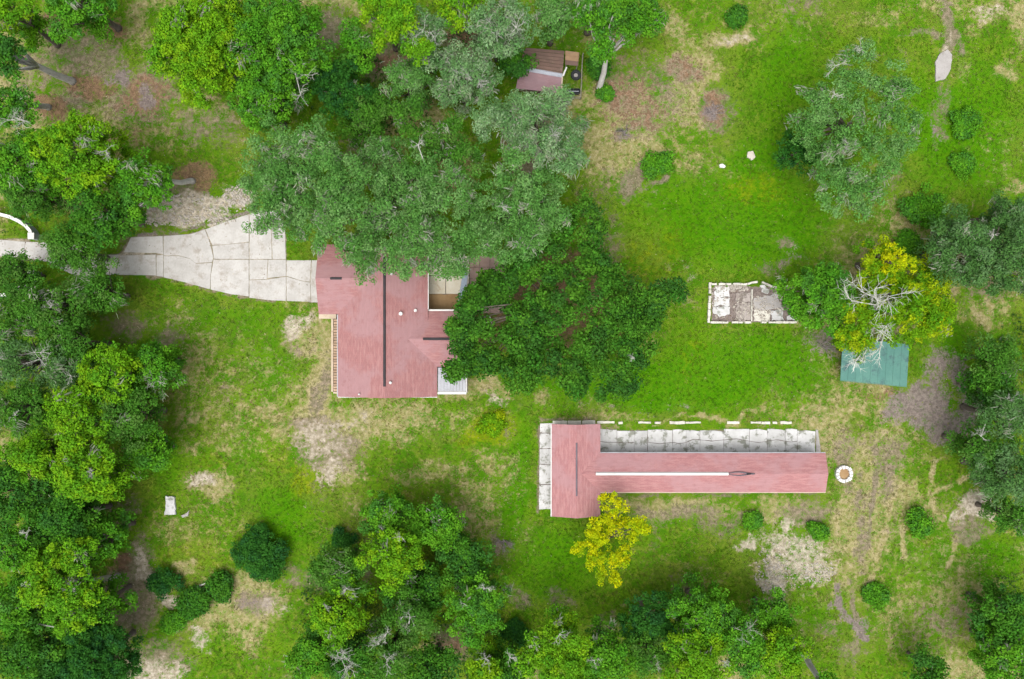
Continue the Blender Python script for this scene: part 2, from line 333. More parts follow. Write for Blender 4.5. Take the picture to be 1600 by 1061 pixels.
E('lush', (1040, 600, 230, 45, 0, 1), (1160, 340, 170, 90, 0, .9), (1160, 570, 150, 60, 0, .9), (420, 560, 60, 60, 0, .6), (330, 500, 110, 40, 0, .6), (390, 690, 40, 60, 0, .5), (810, 760, 26, 130, 0, .8), (860, 880, 70, 60, 0, .8), (1500, 200, 100, 120, 0, .8), (1230, 120, 60, 90, 0, .7), (1180, 260, 70, 60, 0, .8),
  (260, 60, 30, 60, 0, .6), (440, 800, 50, 60, 0, .8), (255, 720, 40, 60, 0, .6), (1440, 870, 60, 60, 0, .6), (1560, 880, 60, 40, 0, .8), (1490, 545, 22, 40, 0, .8), (1150, 160, 20, 30, 0, .5), (1250, 960, 60, 30, 0, .6))
E('yellow', (760, 672, 48, 26, -15, .9), (480, 745, 30, 40, 0, .7), (430, 690, 60, 60, 0, .5), (1020, 400, 60, 60, 0, .5), (1080, 560, 30, 60, 0, .4), (960, 860, 50, 40, 0, .4), (1180, 300, 60, 30, 0, .6), (1060, 210, 30, 20, 0, .4), (310, 860, 60, 40, 0, .5), (1500, 400, 40, 60, 0, .4), (1440, 840, 30, 20, 0, .6), (340, 720, 40, 40, 0, .4), (620, 770, 70, 20, 0, .4))
# worn lines in the grass: kind, width px, strength, points
LINES = [('straw', 5, 1.3, [(1397, 745), (1392, 790), (1380, 845), (1365, 890), (1358, 912)]), ('straw', 4.4, 1.1, [(1408, 800), (1411, 840), (1409, 870)]), ('straw', 4.6, 1.2, [(1463, 720), (1456, 745), (1455, 775), (1464, 800)]), ('straw', 4.4, 1, [(1455, 772), (1490, 760), (1515, 745)]),
         ('straw', 4.4, 1, [(1505, 780), (1498, 810), (1494, 850), (1480, 885)]), ('dirt', 4.5, 1, [(1372, 700), (1365, 760), (1360, 830), (1342, 890)]), ('dirt', 4, .9, [(1343, 740), (1342, 800), (1345, 850)]), ('straw', 4.4, 1, [(1320, 640), (1400, 637), (1440, 650)]), ('straw', 5, 1.2, [(1520, 480), (1545, 515)]), ('straw', 5, 1.2, [(1538, 465), (1550, 482)]),
         ('straw', 2.6, .7, [(1492, 310), (1498, 340)]), ('straw', 2.6, .7, [(1522, 310), (1514, 340)]), ('dirt', 3, .7, [(1275, 975), (1310, 1000), (1340, 1010)]), ('mulch', 5.5, 1.1, [(1308, 915), (1312, 945), (1330, 975), (1352, 1000)]), ('dirt', 5, 1, [(1328, 905), (1334, 950), (1345, 985)]), ('dirt', 5, .8, [(1340, 1000), (1335, 1030), (1332, 1061)]),
         ('dirt', 11, 1.1, [(1468, 0), (1478, 30), (1495, 60), (1498, 80)]), ('mulch', 3, .8, [(1453, 180), (1460, 205), (1472, 218)]), ('dirt', 6, .7, [(1468, 140), (1470, 180), (1478, 215)]), ('straw', 3, .6, [(1310, 700), (1340, 715), (1360, 730)]), ('sand', 3, .9, [(1200, 890), (1205, 930), (1215, 920)]), ('sand', 3, .9, [(1255, 930), (1280, 905), (1305, 895), (1310, 885)]),
         ('mulch', 3, .4, [(871, 628), (960, 636), (1040, 630), (1100, 640)]), ('straw', 3, .6, [(295, 645), (340, 640), (375, 640)]), ('mulch', 3, .9, [(206, 369), (280, 363), (330, 347), (396, 330)]), ('dirt', 3, .8, [(190, 432), (260, 436), (330, 456), (385, 467), (440, 475)]), ('dirt', 4, .8, [(842, 800), (842, 655), (935, 655)]), ('dirt', 4, .7, [(940, 772), (1290, 772)]),
         ('sand', 3, .7, [(515, 640), (480, 700), (500, 760)]), ('straw', 4, .6, [(1100, 0), (1150, 20), (1230, 15)])]
FLAT = [(180, 505, 325, 475), (480, 800, 390, 625), (838, 1300, 652, 812), (1104, 1250, 436, 508), (1308, 1424, 525, 608), (810, 912, 68, 156), (0, 190, 370, 436), (255, 278, 770, 808), (1455, 1490, 74, 130), (1300, 1335, 722, 758)]
UNDER = [[(-60, 370), (75, 377), (130, 399), (186, 398), (205, 371), (298, 366), (402, 330), (432, 330), (445, 362), (447, 406), (500, 407), (500, 471), (425, 469), (360, 458), (290, 440), (256, 432), (182, 428), (126, 432), (75, 409), (-60, 398)],
         [(938, 673), (1272, 673), (1272, 712), (938, 712)], [(845, 663), (866, 663), (866, 794), (844, 794)], [(1111, 446), (1243, 446), (1243, 502), (1111, 502)], [(736, 402), (796, 402), (796, 488), (736, 488)], [(668, 402), (732, 402), (732, 484), (668, 484)]]
KINDS = list(D)
def masks(x, y):
    """cover of each kind at world points x, y"""
    px = x / PX + 800; py = 530.5 - y / PX
    wx = px + (fbm(x, y, 4.5, 11, 5) - .5) * 60; wy = py + (fbm(x, y, 4.5, 21, 5) - .5) * 60
    out = {}
    for k in KINDS:
        m = np.zeros_like(x)
        for (cx, cy, rx, ry, a, s) in D[k]:
            sel = (np.abs(px - cx) < (rx + ry) * 1.6 + 14) & (np.abs(py - cy) < (rx + ry) * 1.6 + 14)
            if not sel.any(): continue
            c, si = math.cos(math.radians(a)), math.sin(math.radians(a))
            dx = wx[sel] - cx; dy = wy[sel] - cy
            d = np.hypot((dx * c + dy * si) / rx, (-dx * si + dy * c) / ry)
            t = np.clip((1.6 - d) / 1.25, 0, 1); t = t * t * (3 - 2 * t) * s
            m[sel] = np.maximum(m[sel], t)
        out[k] = m
    for (k, w, s, pts) in LINES:
        pts = [np.array(p, float) for p in pts]
        lo = np.min(pts, 0) - 14; hi = np.max(pts, 0) + 14
        sel = (px > lo[0]) & (px < hi[0]) & (py > lo[1]) & (py < hi[1])
        if not sel.any(): continue
        d = np.full(sel.sum(), 1e9); qx = px[sel] + (wx[sel] - px[sel]) * .12; qy = py[sel] + (wy[sel] - py[sel]) * .12
        for a, b in zip(pts[:-1], pts[1:]):
            ab = b - a; t = np.clip(((qx - a[0]) * ab[0] + (qy - a[1]) * ab[1]) / (ab @ ab), 0, 1)
            d = np.minimum(d, np.hypot(qx - a[0] - ab[0] * t, qy - a[1] - ab[1] * t))
        out[k][sel] = np.maximum(out[k][sel], s * np.clip(1.5 - d / w, 0, 1) * np.clip(fbm(x[sel], y[sel], 1.5, 61, 3) * 2.2 - .25, .2, 1))
    # dry thin grass scattered everywhere except on the lush lawn
    lu = 1 - .75 * np.clip(out['lush'], 0, 1)
    lu = lu * np.clip((72 - np.abs(x)) / 8, 0, 1) * np.clip((50 - np.abs(y)) / 8, 0, 1)      # the far ground is left to the material
    out['straw'] = np.maximum(out['straw'], np.clip((fbm(x, y, 11.0, 40, 5) - .44) * 3.0, 0, .75) * lu)
    out['dirt'] = np.maximum(out['dirt'], np.clip((fbm(x, y, 6.0, 50, 5) - .56) * 3.2, 0, .6) * lu)
    for ui, pl in enumerate(UNDER):
        ins = np.zeros(x.shape, bool)
        for i in range(len(pl)):
            (ax, ay), (bx_, by_) = pl[i], pl[(i + 1) % len(pl)]
            ins ^= ((ay > py) != (by_ > py)) & (px < (bx_ - ax) * (py - ay) / ((by_ - ay) or 1e-9) + ax)
        out['lush'][ins] = 0; out['straw'][ins] = 0; out['dirt'][ins] = 1.3
        if ui > 0: out['mulch'][ins] = 1.0
        else: out['sand'][ins] = .62
    for a, b, c, d in FLAT:
        dd = np.maximum(np.maximum(a - px, px - b), np.maximum(c - py, py - d)); out['lush'] = out['lush'] * np.clip(dd / 10, 0, 1)
    return out
def axis(a, step, far):
    core = np.arange(-a, a + step / 2, step); e = a; ext = []
    d = step
    while e < far: d *= 1.5; e += d; ext.append(e)
    ext = np.array(ext); return np.concatenate([-ext[::-1], core, ext])
gx = axis(70, 0.4, 2200); gy = axis(48, 0.4, 2200)
GX, GY = np.meshgrid(gx, gy); fx, fy = GX.ravel(), GY.ravel()
mk = masks(fx, fy)
def ground_z(x, y): return (fbm(x, y, 9.0, 5, 3) - .5) * 0.22 + (fbm(x, y, 1.2, 9, 2) - .5) * 0.05 - 0.05
# keep the ground just under built surfaces
def flat_w(x, y):
    px = x / PX + 800; py = 530.5 - y / PX; w = np.zeros_like(x)
    for a, b, c, d in FLAT:
        dd = np.maximum(np.maximum(a - px, px - b), np.maximum(c - py, py - d))
        w = np.maximum(w, np.clip(1 - dd / 12, 0, 1))
    return w
fz = ground_z(fx, fy) * (1 - flat_w(fx, fy)) + flat_w(fx, fy) * -0.03
nx_, ny_ = len(gx), len(gy)
ii = np.arange(nx_ * ny_).reshape(ny_, nx_)
gq = np.stack([ii[:-1, :-1].ravel(), ii[:-1, 1:].ravel(), ii[1:, 1:].ravel(), ii[1:, :-1].ravel()], 1)
gm = fast_mesh('ground', np.stack([fx, fy, fz], 1), gq, None,
               {'cover': np.stack([mk['dirt'], mk['straw'], mk['sand'], mk['rust']], 1), 'cover_b': np.stack([mk['mulch'], mk['lush'], mk['yellow'], np.zeros_like(fx)], 1)})
gm.polygons.foreach_set('use_smooth', [True] * len(gm.polygons))

def ground_mat():
    m, n, b, out = mat('yard_ground')
    g = N(n, 'NewGeometry'); v = g.outputs['Position']
    a1 = N(n, 'Attribute', attribute_name='cover'); a2 = N(n, 'Attribute', attribute_name='cover_b')
    s1 = N(n, 'SeparateColor'); L(n, a1.outputs['Color'], s1.inputs[0]); s2 = N(n, 'SeparateColor'); L(n, a2.outputs['Color'], s2.inputs[0])
    n1 = noise(n, v, 0.9, 9, 0.68); n2 = noise(n, v, 4.2, 8, 0.72); n3 = noise(n, v, 0.13, 4); n4 = noise(n, v, 0.35, 6, 0.6)
    g1, g2, g3, g4 = (0.044, 0.124, 0.003), (0.072, 0.152, 0.005), (0.14, 0.17, 0.02), (0.030, 0.085, 0.005)
    c = mixc(n, ramp(n, n4, 0.42, 0.58), g1, g2)
    c = mixc(n, mth(n, 'MULTIPLY', ramp(n, n1, 0.49, 0.63), 0.65), c, g3)
    c = mixc(n, mth(n, 'MULTIPLY', ramp(n, n3, 0.48, 0.62), 0.4), c, (0.12, 0.145, 0.02))
    c = mixc(n, mth(n, 'MULTIPLY', ramp(n, n2, 0.48, 0.62), 0.7), c, g4)
    n5 = noise(n, v, 2.1, 8, 0.75)
    c = mixc(n, mth(n, 'MULTIPLY', ramp(n, n5, 0.54, 0.64), 0.5), c, (0.15, 0.15, 0.035))
    def lay(c, mask, ca, cb, lo=0.36, hi=0.82, w1=1.8, w2=1.7, op=1.0):
        f = mth(n, 'ADD', mask, mth(n, 'ADD', mth(n, 'MULTIPLY', mth(n, 'SUBTRACT', n1, 0.5), w1), mth(n, 'MULTIPLY', mth(n, 'SUBTRACT', n2, 0.5), w2)))
        f = ramp(n, f, lo, hi)
        if op < 1: f = mth(n, 'MULTIPLY', f, op)
        return mixc(n, f, c, mixc(n, ramp(n, n5, 0.42, 0.58), ca, cb))
    c = lay(c, s2.outputs[1], (0.030, 0.128, 0.0008), (0.050, 0.148, 0.001), .3, .8, op=.8)
    c = lay(c, s2.outputs[2], (0.16, 0.19, 0.004), (0.10, 0.16, 0.004), .35, .8, op=.8)
    c = lay(c, s1.outputs[1], (0.29, 0.24, 0.135), (0.175, 0.16, 0.06), op=.88)
    c = lay(c, s1.outputs[0], (0.185, 0.145, 0.11), (0.105, 0.095, 0.055), op=.9)
    c = lay(c, s1.outputs[3] if False else a1.outputs['Alpha'], (0.19, 0.115, 0.07), (0.12, 0.075, 0.045), op=.9)
    c = lay(c, s1.outputs[2], (0.37, 0.33, 0.265), (0.22, 0.19, 0.135))
    c = lay(c, s2.outputs[0], (0.115, 0.092, 0.085), (0.175, 0.145, 0.13), op=.95)
    L(n, c, b.inputs['Base Color']); b.inputs['Roughness'].default_value = 0.95; b.inputs['Specular IOR Level'].default_value = 0.02
    bump(n, b, mth(n, 'ADD', n2, mth(n, 'MULTIPLY', n1, 0.6)), 0.9, 0.12)
    return m
gm.materials.append(ground_mat())
tag(link(bpy.data.objects.new('ground', gm)), kind='structure')

# ------------------------------------------------------------------ driveway of concrete slabs
R = random.Random(7)
def slabs(parent_name, rows, matn, z0, z1, label=None, cat=None, kind=None, piece='concrete_slab', amp=0.014, b=0.012, grow=0.035):
    pts = [XY(*q) for r in rows for q in r]
    c = np.mean(pts, 0)
    root = bpy.data.objects.new(parent_name, None); COL.objects.link(root); root.location = (c[0], c[1], 0)
    tag(root, label, cat, kind=kind)
    for r in rows:
        w_ = [XY(*q, z1) for q in r]; cc = np.mean(w_, 0)
        w_ = [tuple(np.array(q) + (np.array(q) - cc) / np.linalg.norm(np.array(q) - cc) * grow) for q in w_]
        mb = MB(); mb.prism(rough(w_, R, 0.45, amp), z0, z1 + R.uniform(-.012, .012), b); mb.build(piece, M[matn], root)
    return root
drive = slabs('driveway', [
    [(205, 371), (254, 369), (255, 397), (243, 395), (194, 394)], [(188, 399.5), (243, 398), (243.5, 430), (181, 429)], [(244.7, 399), (255, 399), (255, 432), (244.7, 430.5)],
    [(256.2, 369), (298, 366), (320, 359), (327, 378), (333, 402), (331, 409), (306, 411), (297, 403.5), (280, 399), (256.2, 399)], [(256.2, 400.3), (280, 400.3), (297, 405), (306, 412.5), (331, 410.5), (328.5, 430), (328, 452), (290, 441), (256.2, 433)],
    [(321.5, 358.5), (355, 346), (388.4, 335), (388.4, 377.6), (350, 381.5), (332, 382.5), (328.5, 375)], [(332, 384), (350, 383), (388.4, 379), (388.4, 404.3), (335, 404.3)], [(390, 335), (402, 329), (416, 330), (423, 350), (424.5, 404.3), (390, 404.3)],
    [(417.6, 330), (432, 329), (440, 345), (445, 362), (446.5, 404.3), (426, 404.3), (424.5, 350)], [(334, 406), (388.4, 406), (388.4, 463), (360, 459), (329.5, 452), (330, 430)], [(390, 406), (418, 406), (416.5, 436), (390, 436.5)], [(419.5, 406), (446.5, 406), (446.5, 431), (418, 434)],
    [(390, 438), (417, 437.5), (446.5, 432.5), (446.5, 470), (425, 469), (390, 465)], [(448, 407), (486, 407), (484, 440), (470, 437.5), (448, 431)], [(487.4, 407), (503, 407), (503, 472), (486.4, 471.5), (485.5, 441)], [(448, 432.5), (470, 439), (484.3, 441.5), (485, 471), (448, 470)],
    [(130, 400), (185, 398), (180, 428.5), (126, 433)], [(76, 379), (128.5, 399.5), (124, 434), (75, 410)], [(40, 378), (74.5, 379), (73.5, 409), (38, 402)], [(-30, 372), (39, 378), (36.5, 402), (-30, 398)]], 'concrete', -0.1, 0.005, kind='structure')
tag(drive, 'pale cracked concrete driveway widening toward the red roofed house')

# ------------------------------------------------------------------ house
ze = 2.7
hx0, _ = XY(528, 0, ze); hx1, _ = XY(683, 0, ze); hy0 = XY(0, 620, ze)[1]; hy1 = XY(0, 394, ze)[1]
hxr = (hx0 + hx1) / 2; pitch = 1 / 3; zr = ze + (hx1 - hxr) * pitch
wyn, wys = XY(0, 486, ze)[1], XY(0, 573, ze)[1]; wyc = (wyn + wys) / 2; wzr = ze + (wyn - wyc) * pitch + 0.01; wxe = XY(730, 0, ze)[0]; wxm = hx1 - (wyn - wyc)
gyn, gys = XY(0, 382, ze)[1], XY(0, 491, ze)[1]; gyc = (gyn + gys) / 2; gzr = ze + (gyn - gyc) * pitch + 0.01; gxw = XY(498, 0, ze)[0]; gxm = hx0 + (gyn - gyc)
hx1n = XY(668.5, 0, ze + .4)[0]
house = thing('house', 'house with a large red shingle roof at the end of the driveway', 'house', (hxr, (hy0 + hy1) / 2, 0))
mb = MB()
mb.slope([(hx0, hy0, ze), (hx0, hy1, ze), (hxr, hy1, zr), (hxr, hy0, zr)])
dz = (hx1 - hx1n) * pitch
mb.slope([(hxr, hy0, zr), (hxr, hy1, zr), (hx1n, hy1, ze + dz), (hx1n, wyn + .02, ze + dz), (hx1n, wyn - (hx1 - hx1n), ze + dz), (hx1, wyn - (hx1 - hx1n), ze), (hx1, hy0, ze)])
mb.slope([(wxm, wyc, wzr), (wxe, wyc, wzr), (wxe, wyn, ze + .01), (hx1n, wyn, ze + .01), (hx1n, wyn - (hx1 - hx1n), ze + dz + .01)])
mb.slope([(wxm, wyc, wzr), (wxe, wyc, wzr), (wxe, wys, ze + .01), (hx1, wys, ze + .01)])
mb.slope([(gxm, gyc, gzr), (gxw, gyc, gzr), (gxw, gyn, ze + .01), (hx0, gyn, ze + .01)])
mb.slope([(gxm, gyc, gzr), (gxw, gyc, gzr), (gxw, gys, ze + .01), (hx0, gys, ze + .01)])
roof = mb.build('roof', M['roof_house'], house)
o_ = 0.45
mb = MB(); mb.box(hx0 + o_, hx1n - o_, hy0 + o_, hy1 - o_, -0.1, ze - .16); mb.box(hx1n - o_ - .1, wxe - o_, wys + o_, wyn - o_, -0.1, ze - .17); mb.box(gxw + .3, hx0 + o_ + .1, gys + o_, gyn - o_, -0.1, ze - .18)
for (a, b_, c, zt, ax) in ((hx0 + o_, hx1 - o_, hy0 + o_, zr, 0), (hx0 + o_, hx1 - o_, hy1 - o_, zr, 0)):
    mb.poly([(a, c, ze - .16), (b_, c, ze - .16), ((a + b_) / 2, c, zt - .3)])
mb.build('wall', M['wall'], house)
def strip(pts, w, h, matn, name, parent):
    """a low cap running along pts"""
    m2 = MB()
    for (a, b) in zip(pts[:-1], pts[1:]):
        a = np.array(a); b = np.array(b); d = (b - a) / np.linalg.norm(b - a); s = np.array((-d[1], d[0], 0)) * w / 2; u = np.array((0, 0, h))
        dn = np.array((0, 0, .06))
        q = [a - s - dn, a + s - dn, a + s * .5 + u, a - s * .5 + u, b - s - dn, b + s - dn, b + s * .5 + u, b - s * .5 + u]
        i = len(m2.v); m2.v += [tuple(x) for x in q]
        m2.f += [(i, i + 1, i + 2, i + 3), (i + 7, i + 6, i + 5, i + 4), (i + 1, i + 5, i + 6, i + 2), (i + 4, i, i + 3, i + 7), (i + 3, i + 2, i + 6, i + 7)]
    return m2.build(name, M[matn], parent)
yv0, yv1 = XY(0, 604, zr)[1], XY(0, 402, zr)[1]
strip([(hxr, yv0, zr), (hxr, yv1, zr)], 0.34, 0.09, 'dark', 'ridge_vent', roof)
strip([(XY(661, 0, wzr)[0], wyc, wzr), (wxe - .8, wyc, wzr)], 0.34, 0.09, 'dark', 'ridge_vent', roof)
strip([(XY(516, 0, gzr)[0], gyc, gzr), (XY(534, 0, gzr)[0], gyc, gzr)], 0.32, 0.09, 'dark', 'ridge_vent', roof)
for (qx, qy, r) in ((611.5, 428, .16), (626, 490, .24), (649, 485, .2), (610, 598, .17), (561, 616, .1)):
    zz = zr - abs(XY(qx, qy, 4)[0] - hxr) * pitch; x, y = XY(qx, qy, zz + .3)
    mb = MB(); mb.tube([(x, y, zz - .1), (x, y, zz + .28)], r * .8, 12); mb.tube([(x, y, zz + .281), (x, y, zz + .36)], [r, r * .8], 12); mb.build('vent_pipe', M['white'], roof)
mb = MB(); mb.box(hx1n + .02, wxe, wyn + .01, wyn + .2, ze - .14, ze + .02); mb.build('gutter', M['white'], roof)
mb = MB(); mb.box(hx1n + .005, hx1n + .09, wyn + .21, hy1, ze + dz - .2, ze + dz + .03); mb.build('gutter', M['white'], roof)
mb = MB(); mb.box(hx0 - .11, hx0 - .005, hy0, gys - .05, ze - .15, ze + .01); mb.build('gutter', M['panel'], roof)
mb = MB(); mb.box(hx0, hx1, hy0 - .1, hy0 - .004, ze - .3, ze - .1); mb.build('fascia', M['white'], roof)
# flat porch cover of grey panels with a white front beam
pz = 2.55
px0, py1 = XY(682.5, 573.5, pz); px1, py0 = XY(728.5, 616, pz); px0 = max(px0, hx1 + .05); py1 = min(py1, wys - .05)
porch = bpy.data.objects.new('porch_cover', None); link(porch, house); porch.location = (px0 - house.location.x, py0 - house.location.y, 0)
k = 9; w = (px1 - px0 - .06) / k
for i in range(k):
    mb = MB(); z = pz + R.uniform(-.012, .012)
    mb.box(px0 + .03 + i * w, px0 + .03 + (i + 1) * w - R.choice((.02, .03, .05)), py0 + .34, py1 - .1, z - .05, z, .01); mb.build('roof_panel', M['panel'], porch)
mb = MB(); mb.box(px0, px1 + .02, py0, py0 + .3, pz - .2, pz + .06, .01); mb.build('beam', M['white'], porch)
mb = MB(); mb.box(px1 - .04, px1 + .06, py0 + .302, py1 - .1, pz - .2, pz + .03, .01); mb.build('beam', M['white'], porch)
mb = MB(); mb.box(px0 - .0, px0 + .02, py0 + .31, py1, pz - .2, pz + .03); mb.box(px0 + .021, px1 - .05, py1 - .09, py1, pz - .2, pz + .03); mb.build('flashing', M['greyvent'], porch)
for (x, y) in ((px0 + .3, py0 + .15), (px1 - .15, py0 + .15)):
    mb = MB(); mb.box(x - .06, x + .06, y - .06, y + .06, -.05, pz - .21); mb.build('post', M['white'], porch)
mb = MB(); mb.box(px0, px1, py0, py1, -.05, .08, .02); mb.build('porch_floor', M['slabgrey'], porch)

# brick edged planter along the front of the house
x0, y0 = XY(517.5, 612, .4); x1 = XY(529, 0, .4)[0]; ytop = XY(0, 498, .4)[1]; xl = XY(498, 0, .4)[0]; yt2 = XY(0, 491, .4)[1]
pl = thing('brick_planter', 'narrow brick planter with cream kerb along the driveway side of the red roofed house', 'planter', ((x0 + x1) / 2, (y0 + ytop) / 2, 0))
mb = MB(); mb.box(x0, x0 + .24, y0, ytop, -.05, .42, .02); mb.box(xl, x1 - .3, ytop + .005, yt2, -.05, .43, .02); mb.box(x0 + .25, x1 + .3, y0 - .24, y0 - .005, -.05, .41, .02); mb.build('kerb', M['kerbtan'], pl)
mb = MB(); mb.box(x0 + .25, x1 + .35, y0, ytop, -.05, .3); mb.build('soil', M['soil'], pl)
bm_ = MB(); bm_.box(-.24, .24, -.13, .13, 0, .1, .015); bme = bm_.mesh('brick'); bme.materials.append(M['brick'])
nb = 27
for i in range(nb):
    b = bpy.data.objects.new('brick', bme); link(b, pl)
    b.location = (x0 + .52 + R.uniform(-.03, .03) - pl.location.x, y0 + .2 + (ytop - y0 - .4) * i / (nb - 1) - pl.location.y, .3); b.rotation_euler = (0, 0, R.uniform(-.08, .08))

# cream patio, sand bed, pink paving beyond it
slabs('patio', [[(668, 400), (696, 400), (696, 430), (668, 430)], [(697, 400), (733, 400), (733, 430), (697, 430)], [(668, 431), (696, 431), (696, 459), (668, 459)], [(697, 431), (733, 431), (733, 459), (697, 459)]], 'cream', -.1, .1, kind='structure', grow=0)
mb = MB(); mb.prism(rough([XY(*q) for q in ((666, 460), (722, 460), (720, 487), (666, 487))], R, .5, .05), -.1, .04); tag(mb.build('sand_bed', M['tan']), kind='structure')
rows = []
for i, xx in enumerate((734, 750, 766, 782)):
    for j, yy in enumerate((400, 418, 436, 454, 472)):
        if (i, j) in ((0, 4), (3, 0)): continue
        rows.append([(xx, yy), (xx + 15.2, yy), (xx + 15.2, yy + 17.2), (xx, yy + 17.2)])
slabs('paved_terrace', rows, 'paver', -.1, .06, kind='structure', grow=0, piece='paving_slab')
aw = thing('awning', 'blue grey sloping awning panel beside the cream patio', 'awning', (*XY(722, 450), 0))
mb = MB(); q = [P(716, 470, 1.9), P(726, 471, 2.3), P(731, 430, 2.5), P(727, 413, 2.5), P(722, 432, 2.1)]
mb.slope(q, .06); mb.build('sheet', M['bluegrey'], aw)
for c in (q[0], q[1], q[2], q[3]):
    mb = MB(); mb.tube([(c[0], c[1], -.05), (c[0], c[1], c[2] - .08)], .04, 8); mb.build('post', M['white'], aw)
lg = thing('lounger', 'white metal lounger frame lying under the dark green oak', 'lounger', (*XY(763, 507), 0))
cx, cy = XY(763, 507); ca, sa = math.cos(.25), math.sin(.25)
def lw(u, v, z): return (cx + u * ca - v * sa, cy + u * sa + v * ca, z)
mb = MB(); mb.tube([lw(-.45, -1, .35), lw(-.45, 1, .35), lw(.45, 1, .35), lw(.45, -1, .35), lw(-.45, -1, .35)], .05, 6); mb.build('frame', M['white'], lg)
for v in (-.8, -.45, -.1, .25, .6):
    mb = MB(); mb.tube([lw(-.44, v, .36), lw(.44, v, .36)], .06, 6); mb.build('slat', M['white'], lg)
for u, v in ((-.4, -.8), (.4, -.8), (-.4, .8), (.4, .8)):
    mb = MB(); mb.tube([lw(u, v, -.04), lw(u, v, .33)], .035, 6); mb.build('leg', M['white'], lg)

# ------------------------------------------------------------------ barn
be = 2.4
bx0, by1 = XY(862, 662.5, be); bx1, by0 = XY(938, 807, be); bxr = (bx0 + bx1) / 2; bp = .3; bzr = be + (bx1 - bxr) * bp
wy1, wx1 = XY(0, 708, be)[1], XY(1290, 0, be)[0]; wy0 = XY(0, 769, be)[1]; wc = (wy0 + wy1) / 2; wz = be + (wy1 - wc) * bp + .01; wm = bx1 - (wy1 - wc)
barn = thing('barn', 'long barn with a pink shingle roof shaped like a T on its side', 'barn', (bxr, wc, 0))
mb = MB()
mb.slope([(bx0, by0, be), (bx0, by1, be), (bxr, by1, bzr), (bxr, by0, bzr)]); mb.slope([(bxr, by0, bzr), (bxr, by1, bzr), (bx1, by1, be), (bx1, by0, be)])
mb.slope([(wm, wc, wz), (wx1, wc, wz), (wx1, wy1, be + .01), (bx1, wy1, be + .01)]); mb.slope([(wm, wc, wz), (wx1, wc, wz), (wx1, wy0, be + .01), (bx1, wy0, be + .01)])
broof = mb.build('roof', M['roof_barn'], barn)
mb = MB(); mb.box(bx0 + .4, bx1 - .4, by0 + .4, by1 - .4, -.1, be - .16); mb.box(bx1 - .5, wx1 - .4, wy0 + .35, wy1 - .35, -.1, be - .17)
for c in (by0 + .4, by1 - .4): mb.poly([(bx0 + .4, c, be - .16), (bx1 - .4, c, be - .16), (bxr, c, bzr - .25)])
mb.poly([(wx1 - .4, wy0 + .35, be - .17), (wx1 - .4, wy1 - .35, be - .17), (wx1 - .4, wc, wz - .25)])
mb.build('wall', M['wall'], barn)
strip([(bxr, XY(0, 775, bzr)[1], bzr), (bxr, XY(0, 692, bzr)[1], bzr)], .24, .07, 'greyvent', 'ridge_vent', broof)
strip([(XY(931, 0, wz)[0], wc, wz), (XY(1138, 0, wz)[0], wc, wz)], .42, .13, 'white', 'ridge_vent', broof)
xa, xb = XY(1138, 0, wz)[0], XY(1178, 0, wz)[0]
for sg in (-1, 1):
    pts = [(xa + (xb - xa) * t, wc + sg * .22 * math.sin(math.pi * min(1, t * 1.15 + .05)), wz + .05 + (-.05 if sg < 0 else .0)) for t in np.linspace(0, 1, 9)]
    mb = MB(); mb.tube(pts, [.05 + .05 * t for t in np.linspace(0, 1, 9)], 6); mb.build('torn_vent_strip', M['greyvent'], broof)
mb = MB(); mb.tube([(xb - .9, wc, wz + .04), (xb + .1, wc + .02, wz + .03)], [.16, .06], 6); mb.build('torn_vent_strip', M['dark'], broof)
mb = MB(); mb.box(bx0 - .12, bx0 - .006, by0, by1, be - .18, be - .01); mb.build('fascia', M['white'], broof)
mb = MB(); mb.box(bx1 + .01, wx1, wy0 - .1, wy0 - .006, be - .2, be - .03); mb.build('fascia', M['kerbtan'], broof)
mb = MB(); mb.box(bx1 + .01, wx1, wy1 + .006, wy1 + .1, be - .2, be - .03); mb.build('fascia', M['panel'], broof)
# slabs round the barn
xs = [936, 964, 991, 1012, 1051, 1072, 1094, 1131, 1171, 1199, 1227, 1246, 1274]
rows = []
ymid = 690
for a, b in zip(xs[:-1], xs[1:]):
    ym2 = ymid + R.uniform(-6, 6) if R.random() < .6 else ymid
    ym3 = (ymid + ym2) / 2 + R.uniform(-3, 3)
    t0 = 671 + R.uniform(-1.2, 1.2) + (2 if R.random() < .3 else 0)
    if R.random() < .8:
        rows.append([(a + .25, t0), ((a + b) / 2, t0 + R.uniform(-1.5, 1)), (b - .3, t0 + R.uniform(0, 2.5)), (b - .25, ym2 - .5), ((a + b) / 2, ym3 - .4), (a + .25, ymid - .4)])
        rows.append([(a + .25, ymid + .4), ((a + b) / 2, ym3 + .4), (b - .25, ym2 + .4), (b - .25, 713), (a + .25, 713)])
    else: rows.append([(a + .25, t0), ((a + b) / 2, t0 + R.uniform(-1.5, 1)), (b - .3, t0 + R.uniform(0, 2)), (b - .25, 713), (a + .25, 713)])
    ymid = ym2
slabs('barn_apron', rows, 'apron', -.1, .03, kind='structure', amp=.03, grow=0.0)
mb = MB(); mb.prism(rough([XY(*q) for q in ((1274.5, 671), (1278, 672), (1283, 712), (1275, 713))], R, .4, .04), -.1, .04); tag(mb.build('apron_edge', M['slabgrey']), kind='structure')
rows = [[(844, 662), (866, 661), (866, 675.6), (844, 676)], [(843.6, 677.5), (866, 677), (866, 700), (843.4, 700.5)], [(843.4, 701.8), (866, 701.2), (866, 724.5), (843, 725)], [(843, 726), (866, 725.7), (866, 756), (842.6, 757)], [(842.6, 758.2), (866, 757.3), (866, 795), (842, 796)]]
slabs('barn_side_path', rows, 'apron', -.1, .03, kind='structure', amp=.03, grow=0.0)
